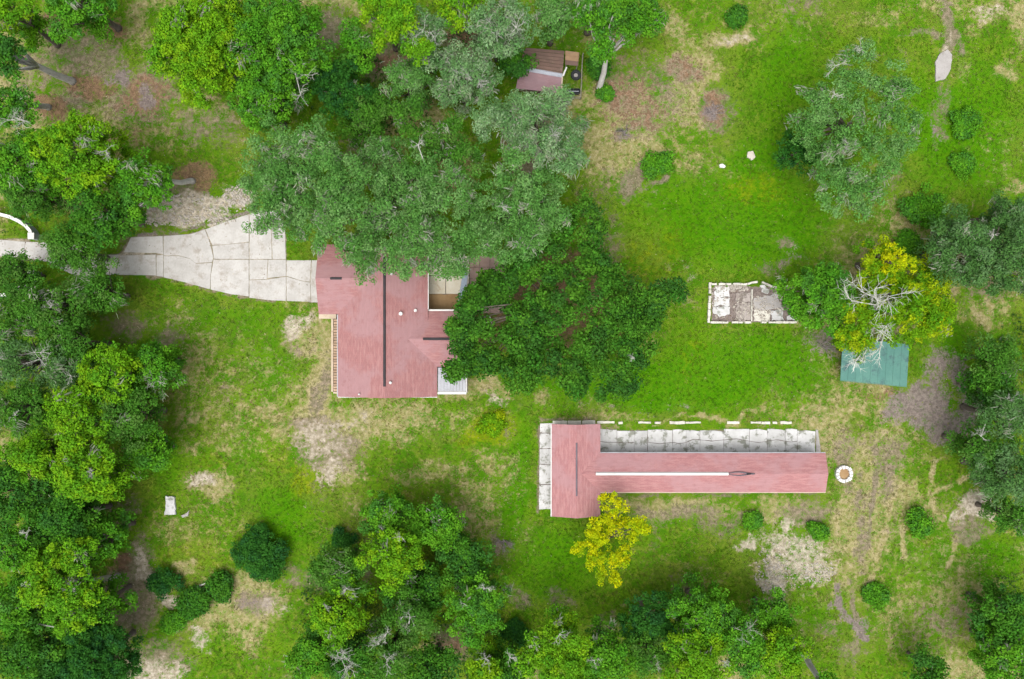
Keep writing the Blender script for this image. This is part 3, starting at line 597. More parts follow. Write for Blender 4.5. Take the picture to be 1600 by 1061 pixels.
kb = thing('stone_kerb', 'broken row of white kerb stones along the grass above the barn apron', 'kerb', (*XY(1050, 660), 0))
for a, b in ((863.5, 886), (887, 908), (909.5, 930), (933, 960), (966, 973), (997, 1017), (1023, 1032), (1046, 1070), (1071, 1095), (1136, 1155), (1173, 1189), (1189.8, 1203), (1207, 1214), (1219, 1237)):
    big = b < 931; y0_, y1_ = (657.2, 664.8) if big else (658.2 + R.uniform(-.5, .5), 662.3 + R.uniform(-.6, .6))
    mb = MB(); mb.prism(rough([XY(a, y0_), XY(b, y0_ + R.uniform(-.4, .4)), XY(b, y1_), XY(a, y1_)], R, .4, .05), -.1, .1, .02); mb.build('kerb_stone', M['kerbstone'], kb)
# ring of white blocks
cx, cy = XY(1317.5, 740); ring = thing('stone_ring', 'round ring of white stone blocks off the end of the long barn', 'stone ring', (cx, cy, 0))
nb = 13
for i in range(nb):
    a0 = 2 * math.pi * i / nb + .03; a1 = 2 * math.pi * (i + 1) / nb - .03; ro = 1.08 + R.uniform(-.05, .05); ri = .66 + R.uniform(-.05, .05)
    pl_ = [(cx + ro * math.cos(a0 + (a1 - a0) * t), cy + ro * math.sin(a0 + (a1 - a0) * t)) for t in (0, .5, 1)] + [(cx + ri * math.cos(a0 + (a1 - a0) * t), cy + ri * math.sin(a0 + (a1 - a0) * t)) for t in (1, .5, 0)]
    mb = MB(); mb.prism(pl_, -.1, .38 + R.uniform(-.05, .05), .03); mb.build('block', M['white'], ring)
mb = MB(); mb.prism([(cx + .68 * math.cos(t), cy + .68 * math.sin(t)) for t in np.linspace(0, 2 * math.pi, 20, endpoint=False)], -.1, .12); mb.build('sand_fill', M['tan'], ring)

# ------------------------------------------------------------------ ruined foundation
ru = thing('ruined_foundation', 'roofless foundation with low white walls and broken slabs on the lawn', 'ruin', (*XY(1176, 472), 0))
def wallrun(pts, segs, w=.25, h=.35):
    pts = [np.array(XY(*p, .3)) for p in pts]; ln = [0]
    for a, b in zip(pts[:-1], pts[1:]): ln.append(ln[-1] + np.linalg.norm(b - a))
    def at(s):
        s = min(max(s, 0), ln[-1])
        for i in range(len(pts) - 1):
            if s <= ln[i + 1]: return pts[i] + (pts[i + 1] - pts[i]) * (s - ln[i]) / (ln[i + 1] - ln[i])
    for i in range(segs):
        a = ln[-1] * i / segs + R.uniform(.0, .03); b = ln[-1] * (i + 1) / segs - R.uniform(.0, .04) - (.25 if R.random() < .18 else 0)
        A, B = at(a), at(b); d = (B - A) / np.linalg.norm(B - A); s = np.array((-d[1], d[0])) * w / 2
        mb = MB(); mb.prism(rough([tuple(A - s), tuple(B - s), tuple(B + s), tuple(A + s)], R, .3, .045), -.1, h + R.uniform(-.08, .05), .025); mb.build('wall_block', M['kerbstone'], ru)
wallrun([(1110.3, 441), (1107.6, 504.5)], 6, .3); wallrun([(1112, 443.8), (1168, 443.8)], 5); wallrun([(1168.6, 443.8), (1178, 440.5), (1184, 440.5)], 2); wallrun([(1191, 441), (1197, 443), (1205, 447.5), (1218, 450.2), (1226, 449), (1234, 445.5)], 5)
wallrun([(1110, 503.8), (1138, 503.8)], 3); wallrun([(1144, 503.8), (1174, 503.6)], 3); wallrun([(1190, 503.6), (1245, 503.4)], 5); wallrun([(1175.4, 452), (1174.6, 502)], 6, .14, .3); wallrun([(1245, 502), (1245.5, 489)], 1, .3)
for poly, mt in (([(1117, 448), (1139, 448), (1140, 464), (1116, 465)], 'apron'), ([(1116, 466), (1140, 465.2), (1140, 478), (1115, 479)], 'apron'), ([(1114, 480), (1140, 479.4), (1139.5, 492), (1124, 495), (1115, 490)], 'apron'), ([(1149, 458), (1173, 456), (1173, 472), (1150, 472)], 'brownslab'), ([(1150, 473.5), (1173, 473.5), (1173, 500), (1152, 499)], 'brownslab'),
                 ([(1178, 466), (1200, 462), (1217, 468), (1222, 482), (1204, 484), (1179, 483)], 'slabgrey'), ([(1178, 484), (1203, 485.2), (1203, 501.5), (1178, 501.5)], 'kerbstone'), ([(1204.4, 485), (1222, 483.6), (1226, 501), (1204.4, 501.5)], 'apron'), ([(1187, 447), (1195, 445.5), (1203, 453), (1199, 460), (1190, 456)], 'apron'), ([(1203, 463), (1212, 456), (1218, 456), (1217, 465), (1206, 467)], 'apron'), ([(1229, 494), (1237, 488), (1244, 491), (1244, 501), (1229, 501)], 'apron')):
    mb = MB(); mb.prism(rough([XY(*q) for q in poly], R, .3, .15), -.1, .06 + R.uniform(-.02, .04), .02); mb.build('floor_slab', M[mt], ru)
def stones(name, n, region, matn, parent=None, smin=.05, smax=.18, seed=3):
    """loose stones: little jittered blocks"""
    r = np.random.default_rng(seed); c = np.array([[-1, -1, -.6], [1, -1, -.6], [1, 1, -.6], [-1, 1, -.6], [-.7, -.7, .7], [.7, -.7, .7], [.7, .7, .7], [-.7, .7, .7]])
    q = np.array([[0, 1, 5, 4], [1, 2, 6, 5], [2, 3, 7, 6], [3, 0, 4, 7], [4, 5, 6, 7]])
    pts = []
    while len(pts) < n:
        e = region[r.integers(len(region))]; a = r.uniform(0, 2 * math.pi); d = math.sqrt(r.random())
        pts.append(XY(e[0] + e[2] * d * math.cos(a), e[1] + e[3] * d * math.sin(a)))
    pts = np.array(pts); s = r.uniform(smin, smax, (n, 1, 1)) * r.uniform(.6, 1.3, (n, 1, 3)); s[:, :, 2] *= .7
    an = r.uniform(0, 6.28, n); v = c[None] * s + r.normal(0, .012, (n, 8, 3))
    ca, sa = np.cos(an)[:, None], np.sin(an)[:, None]
    v = np.stack([v[..., 0] * ca - v[..., 1] * sa + pts[:, 0:1], v[..., 0] * sa + v[..., 1] * ca + pts[:, 1:2], v[..., 2] + .02], -1).reshape(-1, 3)
    off = origin_of(parent) if parent is not None else 0
    me = fast_mesh(name, v - off, (q[None] + np.arange(n)[:, None, None] * 8).reshape(-1, 4)); me.materials.append(M[matn])
    o = link(bpy.data.objects.new(name, me), parent); o['kind'] = 'stuff'
    return o
stones('rubble', 520, [(1125, 470, 14, 30), (1160, 485, 14, 20), (1190, 480, 14, 20), (1150, 450, 25, 5), (1210, 475, 16, 20)], 'stone', ru, .04, .16, 3)
tag(stones('loose_stones', 620, [(300, 322, 90, 18), (375, 305, 26, 16), (290, 345, 80, 8)], 'stone', None, .04, .16, 4), 'pale loose stones scattered along the upper edge of the driveway', 'stones')
tag(stones('pebbles', 420, [(1240, 880, 60, 40), (1205, 900, 26, 30), (1280, 895, 30, 15)], 'stone', None, .03, .11, 5), 'pale pebbles on the bare sandy patch below the barn', 'stones')

# ------------------------------------------------------------------ teal shed
tz0, tz1 = 2.0, 2.5
sh = thing('teal_shed', 'shed with a stained teal metal roof under the yellow tree', 'shed', (*XY(1366, 565), 0))
BL, BR, TR_, TL = [np.array(P(*q)) for q in ((1313, 594, tz0), (1417, 604, tz0), (1421, 538, tz1), (1317, 527, tz1))]
k = 9
for i in range(k):
    a, b = i / k, (i + 1) / k - .0025
    mb = MB(); mb.slope([BL + (BR - BL) * a, BL + (BR - BL) * b, TL + (TR_ - TL) * b, TL + (TR_ - TL) * a], .05); mb.build('roof_panel', M['teal'], sh)
mb = MB()
ins = lambda u, v, z: tuple((BL + (BR - BL) * u + (TL - BL) * v)[:2]) + (z,)
c4 = [ins(u, v, -.1) for u, v in ((.13, .1), (.87, .1), (.87, .9), (.13, .9))]; t4 = [tuple(np.array(q)) for q in (ins(.13, .1, tz0 - .04), ins(.87, .1, tz0 - .04), ins(.87, .9, tz1 - .16), ins(.13, .9, tz1 - .16))]
for i in range(4): mb.poly([c4[i], c4[(i + 1) % 4], t4[(i + 1) % 4], t4[i]])
mb.build('wall', M['oldboard'], sh)
mb = MB(); e = np.array((0, -.03, 0)); mb.slope([BL + e - (0, 0, .02), BR + e - (0, 0, .02), BR + e - (0, .06, .02), BL + e - (0, .06, .02)], .1); mb.build('fascia', M['teal'], sh)

# ------------------------------------------------------------------ small mauve shed, its pen, tyre and trough
sm = thing('mauve_shed', 'small shed with a mauve roof, pale tin ridge and brown boarded slope', 'shed', (*XY(850, 108), 0))
rz, ez = 2.8, 2.2
RA, RB = np.array(P(812, 106, rz)), np.array(P(878.5, 118, rz)); SA, SB = np.array(P(806, 138, ez)), np.array(P(877, 146, ez)); NA, NB = np.array(P(818, 74, ez)), np.array(P(882, 79, ez))
mb = MB(); mb.slope([RA, RB, SB, SA], .08); mb.build('roof_slope', M['roof_shed'], sm)
k = 7
for i in range(k):
    a, b = i / k, (i + 1) / k - .012; j = R.uniform(0, .1) if i else 0
    mb = MB(); A0 = RA + (NA - RA) * a + (NB - NA) * (.0 + j) * a; mb.slope([A0, RB + (NB - RB) * a, RB + (NB - RB) * b, RA + (NA - RA) * b + (NB - NA) * j * b], .06); mb.build('roof_board', M['oldboard'], sm)
strip([tuple(RA + (0, 0, .03)), tuple(RB + (0, 0, .03))], .5, .05, 'tin', 'ridge_cap', sm)
mb = MB()
q = [SA + (NA - SA) * .1 + (RB - RA) * .05, SB + (NB - SB) * .1 - (RB - RA) * .05, SB + (NB - SB) * .9 - (RB - RA) * .05, SA + (NA - SA) * .9 + (RB - RA) * .05]
for i in range(4):
    a, b = q[i], q[(i + 1) % 4]; mb.poly([(a[0], a[1], -.1), (b[0], b[1], -.1), (b[0], b[1], ez - .1), (a[0], a[1], ez - .1)])
mb.build('wall', M['oldboard'], sm)
mb = MB(); q = [P(881, 119, rz + .1), P(878.6, 118, rz + .1), P(884.5, 104, ez + .5), P(886.5, 105, ez + .5)]; mb.slope(q, .06); mb.build('barge_board', M['white'], sm)
mb = MB(); mb.slope([P(877.6, 118.4, rz + .02), P(879.4, 118.6, rz + .02), P(878.6, 146, ez + .04), P(876.8, 146, ez + .04)], .08); mb.build('barge_board', M['kerbtan'], sm)
ly = thing('plywood_lean_to', 'tan plywood lean-to roof at the end of the small mauve shed', 'lean-to', (*XY(893, 90), 0))
for i, (a, b) in enumerate(((0, .32), (.335, .66), (.675, 1))):
    A, B, C_, D_ = [np.array(P(*q)) for q in ((883.5, 79, 2.0), (905, 82, 1.8), (903, 103, 1.8), (883, 101, 2.0))]
    mb = MB(); mb.slope([A + (D_ - A) * a, B + (C_ - B) * a, B + (C_ - B) * b, A + (D_ - A) * b], .05); mb.build('plywood_sheet', M['plywood' if i != 2 else 'oldboard'], ly)
for q in ((885, 81), (903, 84), (902, 101), (885, 99)):
    x, y = XY(*q, 1.8); mb = MB(); mb.box(x - .05, x + .05, y - .05, y + .05, -.1, 1.72); mb.build('post', M['wood'], ly)
pen = thing('animal_pen', 'small wooden pen holding the tyre beside the mauve shed', 'pen', (*XY(897, 126), 0))
cor = [(911, 84), (909.5, 106), (909, 128), (907.5, 151.5), (896, 151), (885, 150.5)]
for q in cor:
    x, y = XY(*q, .9); mb = MB(); mb.box(x - .06, x + .06, y - .06, y + .06, -.1, 1.0, .01); mb.build('post', M['wood'], pen)
for a, b in zip(cor[:-1], cor[1:]):
    for zz in (.45, .85):
        A, B = np.array((*XY(*a, .9), zz)), np.array((*XY(*b, .9), zz)); mb = MB(); mb.tube([A, B], .05, 4); mb.build('rail', M['wood'], pen)
def torus(mb, c, R_, r, nu=28, nv=10, sz=1.0):
    i = len(mb.v)
    for a in range(nu):
        A = 2 * math.pi * a / nu
        for b in range(nv):
            B = 2 * math.pi * b / nv; rr = R_ + r * math.cos(B); mb.v.append((c[0] + rr * math.cos(A), c[1] + rr * math.sin(A), c[2] + r * sz * math.sin(B)))
    for a in range(nu):
        for b in range(nv): mb.f.append((i + a * nv + b, i + ((a + 1) % nu) * nv + b, i + ((a + 1) % nu) * nv + (b + 1) % nv, i + a * nv + (b + 1) % nv))
x, y = XY(899.5, 118.5); ty = thing('tractor_tyre', 'big black tractor tyre lying flat in the pen', 'tyre', (x, y, 0))
mb = MB(); torus(mb, (x, y, .22), .46, .2, 28, 10, 1.1); mb.build('tyre', M['rubber'], ty, True)
for i in range(18):
    A = 2 * math.pi * i / 18; mb = MB(); c, s = math.cos(A), math.sin(A)
    mb.tube([(x + c * .5 - s * .05, y + s * .5 + c * .05, .44), (x + c * .66 + s * .06, y + s * .66 - c * .06, .34)], .035, 4); mb.build('tread_lug', M['rubber'], ty)
mb = MB(); mb.prism([(x + .27 * math.cos(t), y + .27 * math.sin(t)) for t in np.linspace(0, 6.283, 16, endpoint=False)], -.05, .2, .02); mb.build('hub', M['slabgrey'], ty)
x, y = XY(895.5, 144.5); tr_ = thing('trough', 'long dark rubber trough at the lower end of the pen', 'trough', (x, y, 0))
mb = MB(); Lx, Ly = .85, .34
out_ = [(x + sx * Lx, y + sy * Ly) for sx, sy in ((-1, -.6), (-.85, -1), (.85, -1), (1, -.6), (1, .6), (.85, 1), (-.85, 1), (-1, .6))]
i0 = len(mb.v); n8 = 8
for kx, zz in ((.9, -.03), (1, .45), (.9, .45), (.84, .1)): mb.v += [(x + (a - x) * kx, y + (b - y) * kx, zz) for a, b in out_]
for r_ in range(3):
    for j in range(8): mb.f.append((r_ * 8 + j, r_ * 8 + (j + 1) % 8, (r_ + 1) * 8 + (j + 1) % 8, (r_ + 1) * 8 + j))
mb.f.append(tuple(24 + j for j in range(8))); mb.build('basin', M['rubber'], tr_)
mb = MB(); mb.tube([(x - Lx * .8, y, .4), (x + Lx * .8, y, .4)], .05, 6); mb.build('bar', M['tin'], tr_)

# ------------------------------------------------------------------ entry walls at the road end
def entry(name, label, pts, zt, flip):
    ww = [np.array(XY(*p, zt)) for p in pts]; c = ww[-1]
    root = thing(name, label, 'wall', (c[0], c[1], 0)); mb = MB(); cp = MB(); m = len(ww)
    nr = []
    for i in range(m):
        t = ww[min(i + 1, m - 1)] - ww[max(i - 1, 0)]; t /= np.linalg.norm(t); nr.append(np.array((-t[1], t[0])))
    for i in range(m - 1):
        q = [ww[i] - nr[i] * .12, ww[i + 1] - nr[i + 1] * .12, ww[i + 1] + nr[i + 1] * .12, ww[i] + nr[i] * .12]
        mb.prism([tuple(a) for a in q], -.1, zt - .08)
        q = [ww[i] - nr[i] * .2, ww[i + 1] - nr[i + 1] * .2, ww[i + 1] + nr[i + 1] * .2, ww[i] + nr[i] * .2]; cp.prism([tuple(a) for a in q], zt - .08, zt)
    mb.build('wall_body', M['wallgrey'], root); cp.build('coping', M['white'], root)
    e = ww[-1]; mb = MB(); mb.box(e[0] - .34, e[0] + .34, e[1] - .34, e[1] + .34, -.1, zt + .12, .02); pr = mb.build('end_pillar', M['wallgrey'], root)
    mb = MB(); mb.box(e[0] - .4, e[0] + .4, e[1] - .4, e[1] + .4, zt + .121, zt + .22, .02); mb.build('pillar_cap', M['white'], pr)
entry('entry_wall', 'curved white topped entry wall ending beside the driveway at the left edge', [(-40, 330), (-20, 331), (0, 335), (14, 338.5), (28, 345), (39, 352), (46, 360), (50, 369)], 1.4, 1)
entry('entry_wall', 'curved white wall half hidden by trees below the road end of the driveway', [(-10, 462), (10, 460), (28, 451), (38, 444), (45, 437), (50, 428)], 1.3, -1)
# loose slabs on the grass
def lone(name, label, poly, matn, h=.12, cat='slab'):
    mb = MB(); mb.prism(rough([XY(*q) for q in poly], R, .3, .06), -.12, h, .03); return tag(mb.build(name, M[matn]), label, cat)
lone('concrete_slab', 'small whitish concrete slab lying alone on the grass', [(259.5, 774), (274, 776), (274.5, 790), (276, 803), (258, 804), (260, 790)], 'apron', .25)
lone('broken_slab', 'pale broken slab piece beside the small concrete slab', [(283, 805), (290, 803), (296, 797), (294, 806), (286, 809)], 'slabgrey', .08)
lone('stone_slab', 'long grey slab lying at the end of the dirt path', [(1461, 97), (1468, 84), (1480, 78), (1487, 86), (1485, 108), (1476, 124), (1461, 128)], 'slabgrey', .16)
lone('white_stone', 'bright white stone on the lawn near the dirt circle', [(1123, 258), (1128, 256.5), (1133, 260), (1131, 263), (1124, 262)], 'white', .25, 'stone')
lone('pale_stone', 'pale rough stone on the lawn left of the sage mossy tree', [(1168, 238), (1176, 236), (1180, 246), (1174, 251), (1167, 246)], 'stone', .2, 'stone')

# ------------------------------------------------------------------ trees
# style: tint a, tint b, third tint (share), clump radius, leaf length, leaf width, clumps per lobe area, leaves per clump, moss share
ST = {
 'lime':   ((0.105, 0.250, 0.005), (0.056, 0.180, 0.007), (0.150, 0.270, 0.005), .25, .66, .28, .20, 1.65, 96, .03),
 'green':  ((0.044, 0.165, 0.008), (0.078, 0.220, 0.010), (0.036, 0.125, 0.020), .25, .66, .28, .20, 1.65, 96, .05),
 'mid':    ((0.078, 0.220, 0.020), (0.055, 0.172, 0.020), (0.110, 0.220, 0.045), .25, .74, .28, .18, 1.65, 98, .06),
 'sage':   ((0.122, 0.288, 0.062), (0.084, 0.224, 0.042), (0.175, 0.322, 0.105), .3, .74, .30, .15, 1.55, 106, .12),
 'grey':   ((0.090, 0.205, 0.052), (0.062, 0.160, 0.034), (0.130, 0.240, 0.095), .3, .72, .30, .15, 1.65, 104, .12),
 'moss':   ((0.160, 0.300, 0.110), (0.108, 0.240, 0.075), (0.26, 0.370, 0.20), .35, .72, .32, .14, 1.6, 104, .25),
 'dark':   ((0.028, 0.112, 0.008), (0.048, 0.150, 0.010), (0.022, 0.085, 0.016), .3, .80, .30, .22, 1.65, 112, .02),
 'oak':    ((0.025, 0.098, 0.008), (0.050, 0.142, 0.010), (0.018, 0.068, 0.012), .3, .95, .32, .25, 1.35, 175, .0),
 'deep':   ((0.030, 0.128, 0.016), (0.044, 0.165, 0.020), (0.022, 0.100, 0.030), .3, .56, .26, .18, 1.8, 84, .0),
 'yellow': ((0.500, 0.510, 0.004), (0.360, 0.450, 0.005), (0.20, 0.370, 0.008), .3, .46, .24, .15, 1.25, 60, .0),
 'olive':  ((0.170, 0.330, 0.006), (0.090, 0.260, 0.009), (0.36, 0.430, 0.006), .28, .60, .28, .18, 1.4, 84, .02),
}
def unit(v): return v / (np.linalg.norm(v, axis=-1, keepdims=True) + 1e-9)
def leaf_quads(p, nrm, l, w, r):
    t = unit(np.cross(nrm, r.normal(size=p.shape))); b = np.cross(nrm, t)
    l = l[:, None]; w = w[:, None]
    v = np.stack([p - t * l * .5, p + b * w * .5 - nrm * w * .12, p + t * l * .5, p - b * w * .5 - nrm * w * .12], 1)
    return v.reshape(-1, 3)
def crown_mesh(name, lobes, st, r, off, dens=1.0, low=-.15):
    ca, cb, cc, share, rc, ll, lw_, cov, lpc, moss = ST[st]
    C = []; TI = []; RR = []
    for (c, rad, rzz) in lobes:
        n = max(4, int(cov * dens * (rad / rc) ** 2 * 1.35))
        ph = r.uniform(0, 2 * math.pi, n); cz = r.uniform(low, 1, n); sz = np.sqrt(np.maximum(0, 1 - cz * cz))
        d = np.stack([sz * np.cos(ph), sz * np.sin(ph), cz], 1); k = r.uniform(.55, 1.03, (n, 1)) ** .7
        C.append(np.array(c) + d * k * np.array((rad, rad, rzz)))
        TI.append(np.clip(r.normal(r.uniform(.25, .75), .28, n), 0, 1)); RR.append(rc * r.uniform(.55, 1.25, n))
    C = np.concatenate(C); TI = np.concatenate(TI); RR = np.concatenate(RR); n = len(C)
    third = r.random(n) < share; cnt = np.maximum(8, (lpc * .78 * (RR / rc) ** 2 * r.uniform(.75, 1.2, n)).astype(int))
    ix = np.repeat(np.arange(n), cnt); m = len(ix)
    o = unit(r.normal(size=(m, 3))); fl = (o[:, 2] < 0) & (r.random(m) < .72); o[fl, 2] *= -1
    rad = r.random((m, 1)) ** .33
    p = C[ix] + o * rad * RR[ix][:, None] * np.array((1.08, 1.08, .72))
    p += r.normal(0, .05, p.shape)
    nrm = unit(o * .9 + np.array((0, 0, .55)) + r.normal(0, .48, (m, 3)))
    v = leaf_quads(p, nrm, ll * r.uniform(.6, 1.35, m), lw_ * r.uniform(.6, 1.3, m), r)
    col = np.array(ca) * (1 - TI[:, None]) + np.array(cb) * TI[:, None]
    col[third] = col[third] * .35 + np.array(cc) * .65
    lo, hi = (.55, 1.5) if st == 'oak' else (.68, 1.36)
    col = col[ix] * r.uniform(lo, hi, (m, 1)) * r.uniform(.93, 1.07, (m, 3))
    me = fast_mesh(name, v - off, np.arange(m * 4).reshape(-1, 4), None, np.repeat(col, 4, 0)); me.materials.append(M['leaf_thick' if st in ('oak', 'lime', 'green', 'dark') else 'leaf'])
    ms = None
    if moss > 0:
        q = max(1, int(n * moss)); pick = r.integers(0, n, q); per = r.integers(14, 34, q); jx = np.repeat(pick, per); k = len(jx)
        hd = r.uniform(0, 6.28, q); hd = np.repeat(hd, per) + r.normal(0, .5, k)
        p = C[jx] + r.normal(0, 1, (k, 3)) * RR[jx][:, None] * .5 * np.array((1, 1, .3)) + np.array((0, 0, .35)) * RR[jx][:, None]
        dr = np.stack([np.cos(hd) * .8, np.sin(hd) * .8, -r.uniform(.1, .9, k)], 1); L_ = r.uniform(.35, .95, (k, 1)); wd = r.uniform(.035, .085, (k, 1))
        sd = unit(np.cross(dr, np.array((0, 0, 1.0)) + r.normal(0, .3, (k, 3))))
        a = p; b = p + dr * L_ * .5 + r.normal(0, .06, (k, 3)); e = p + dr * L_ + np.array((0, 0, -.12)) + r.normal(0, .08, (k, 3))
        v = np.stack([a - sd * wd * .5, a + sd * wd * .5, b + sd * wd, b - sd * wd, e + sd * wd * .25, e - sd * wd * .25], 1).reshape(-1, 3); i = np.arange(k)[:, None] * 6
        f = np.concatenate([i + np.array([[0, 1, 2, 3]]), i + np.array([[3, 2, 4, 5]])])
        mc = np.array((0.27, 0.30, 0.215)) * r.uniform(.7, 1.25, (k, 1)) * r.uniform(.95, 1.05, (k, 3))
        ms = fast_mesh('moss', v - off, f, None, np.repeat(mc, 6, 0)); ms.materials.append(M['leaf'])
    return me, ms
def twigs(mb, r, p, d, ln, rad, depth, n=5, spread=.75):
    p = np.array(p, float); d = unit(np.array(d, float)); q = [p]; seg = 3
    for i in range(seg):
        d = unit(d + r.normal(0, .16, 3)); q.append(q[-1] + d * ln / seg)
    mb.tube(q, [rad * (1 - .22 * i) for i in range(seg + 1)], n if depth > 0 else 3)
    if depth > 0:
        for i in range(r.integers(3, 6)):
            a = q[r.integers(1, seg + 1)]; twigs(mb, r, a, d + r.normal(0, spread, 3) * np.array((1, 1, .55)), ln * r.uniform(.5, .75), rad * .6, depth - 1, 4 if depth > 2 else 3, spread)
SEED = [100]
def auto_lobes(r, cx, cy, cz, Rr, flat):
    n = int(4 + Rr * 1.25); out = [((cx, cy, cz + .12 * Rr), Rr * .56, Rr * .5 * flat)]
    a0 = r.uniform(0, 6.28)
    for i in range(n):
        a = a0 + 2 * math.pi * i / n + r.normal(0, .22); d = Rr * r.uniform(.45, .80); q = Rr * r.uniform(.25, .40)
        out.append(((cx + d * math.cos(a), cy + d * math.sin(a), cz + Rr * r.uniform(-.32, .12) * flat), q, q * .85))
    for i in range(n // 2):
        a = r.uniform(0, 6.28); d = Rr * r.uniform(.1, .5); q = Rr * r.uniform(.22, .34)
        out.append(((cx + d * math.cos(a), cy + d * math.sin(a), cz + Rr * r.uniform(.15, .42) * flat), q, q * .8))
    return out
def tree(label, group, px, py, rp, h, st, name='broadleaf_tree', base=None, lobes=None, dead=None, dens=1.0, flat=.8, bark='bark', cat='tree'):
    SEED[0] += 1; r = np.random.default_rng(SEED[0])
    zc = h * .72; k = PX * (1 - zc / H)
    cx, cy = (px - 800) * k, (530.5 - py) * k
    if base: bx, by = XY(*base)
    else: bx, by = cx + r.normal(0, .4), cy + r.normal(0, .4)
    root = thing(name, label, cat, (bx, by, 0), group); off = np.array((bx, by, 0))
    if lobes:
        lb = []
        for (lx, ly, lr) in lobes:
            z = zc + r.uniform(-.17, .12) * h; kk = PX * (1 - z / H); rr = lr * kk
            lb.append((((lx - 800) * kk, (530.5 - ly) * kk, z), rr * .62, rr * .5))
            for j in range(5):
                a = r.uniform(0, 6.28) if j else 0; d = rr * r.uniform(.4, .72); q = rr * r.uniform(.3, .48)
                a = 2 * math.pi * j / 5 + r.normal(0, .3)
                lb.append((((lx - 800) * kk + d * math.cos(a), (530.5 - ly) * kk + d * math.sin(a), z + rr * r.uniform(-.3, .3)), q, q * .85))
    else: lb = auto_lobes(r, cx, cy, zc, rp * k, flat)
    if not base and not lobes and h > 7:                       # lower boughs round the stem
        for j in range(6):
            a = 2 * math.pi * j / 6 + r.normal(0, .3); q = rp * k * r.uniform(.28, .4); d = rp * k * r.uniform(.3, .6)
            lb.append(((bx + d * math.cos(a), by + d * math.sin(a), h * r.uniform(.32, .5)), q, q * .8))
    # trunk with limbs to the lobes
    mb = MB(); tr = max(.16, min(.55, h * .028)); fork = np.array((bx + (cx - bx) * .45, by + (cy - by) * .45, zc * .55))
    b0 = np.array((bx, by, -.15)); mid = (b0 + fork) / 2 + r.normal(0, .12, 3)
    mb.tube([b0, b0 + (0, 0, .5), mid, fork, np.array((cx, cy, zc))], [tr * 1.5, tr * 1.1, tr, tr * .85, tr * .4], 9)
    for (c, q, qz) in lb[:14]:
        c = np.array(c); m1 = fork + (c - fork) * .5 + r.normal(0, .25, 3) + (0, 0, -.2)
        mb.tube([fork - (0, 0, .3), m1, c + (0, 0, qz * .3)], [tr * .5, tr * .3, tr * .1], 6)
    mb.build('trunk', M[bark], root, True)
    cm, ms = crown_mesh('crown', lb, st, r, off, dens)
    link(bpy.data.objects.new('crown', cm), root)
    if ms is not None: link(bpy.data.objects.new('moss', ms), root)['kind'] = 'stuff'
    for (dx, dy, sz) in (dead or []):
        z = zc + min(1.9, .17 * h); p = np.array(P(dx, dy, z)); s = sz * PX; mb = MB()
        near = min(lb, key=lambda q: np.linalg.norm(np.array(q[0]) - p)); nc = np.array(near[0]); st0 = p * .75 + nc * .25 + (0, 0, -.2)
        mb.tube([nc, st0], [.07, .045], 4)
        for j in range(5):
            a = r.uniform(0, 6.28); twigs(mb, r, st0, (math.cos(a), math.sin(a), .45), s * r.uniform(.35, .65), .03, 2, 4, .6)
        mb.build('dead_branch', M['deadgrey'], root)
    return root
GL, GT, GB, GR = 'trees of the woodland on the left', 'trees along the top of the yard', 'trees along the bottom of the yard', 'trees along the right side'
# --- left wood, top to bottom
tree('yellow-green tree in the top left corner of the yard', GL, 22, 12, 42, 11, 'lime', 'broadleaf_tree')
tree('dark green tree at the top edge above the rusty leaf patch', GL, 112, 2, 58, 12, 'green')
tree('tall tree on a long bare pale trunk leaning over the left edge', GL, 4, 82, 42, 14, 'dark', 'broadleaf_tree', base=(113, 127), bark='palebark')
tree('tree with a bleached branch tangle over the left edge and short trunk', GL, 18, 168, 42, 12, 'green', base=(76, 168), dead=[(14, 188, 26), (40, 190, 22)], bark='palebark')
tree('bright yellow-green tree with one bleached twig above the driveway', GL, 120, 242, 74, 13, 'lime', 'broadleaf_tree', dead=[(162, 232, 20)])
tree('bright green tree whose leaning trunk foot shows above the driveway', GL, 226, 288, 52, 11, 'green', base=(301, 283), bark='palebark')
tree('mid green tree behind the yellow-green tree at the left edge', GL, 28, 252, 58, 12, 'green')
tree('leafy tree directly above the curved entry wall', GL, 42, 306, 46, 9, 'mid')
tree('dark green tree over the narrow end of the driveway', GL, 158, 338, 56, 11, 'dark')
tree('soft green tree between the entry wall and the driveway', GL, 108, 392, 46, 10, 'mid')
tree('soft green tree beside the narrow end of the driveway', GL, 152, 452, 44, 9, 'mid', dens=.9)
tree('soft green tree over the half hidden curved wall', GL, 22, 430, 44, 8, 'mid', dens=.75)
tree('soft mid green tree with one dead branch below the half hidden wall', GL, 72, 476, 56, 11, 'mid', dead=[(82, 482, 16)])
tree('light green tree at the left edge below the half hidden wall', GL, 16, 500, 42, 11, 'mid')
tree('light green tree left of the brown bare patch', GL, 100, 528, 50, 11, 'mid')
tree('grey mossy tree with thick bleached limbs at the left edge', GL, 30, 566, 50, 12, 'grey', dead=[(62, 548, 26), (6, 562, 22), (60, 562, 20)], dens=.7)
tree('sage tinted tree with a thin dead twig beside the mossy limbs', GL, 104, 582, 44, 11, 'grey', dead=[(106, 588, 13)])
tree('bright yellow-green tree facing the lawn below the brown patch', GL, 172, 578, 48, 13, 'lime', 'broadleaf_tree')
tree('green tree reaching furthest onto the lawn with a pale twig', GL, 236, 576, 48, 10, 'green', dead=[(240, 596, 18)])
tree('yellow-green tree left of the lawn, one of a pair', GL, 122, 652, 58, 14, 'lime', 'broadleaf_tree')
tree('green and yellow tree bordering the lawn opposite the house', GL, 196, 650, 54, 12, 'mid')
tree('pale yellow-green mossy tree at the left edge', GL, 26, 640, 48, 13, 'mid', dead=[(22, 652, 12)])
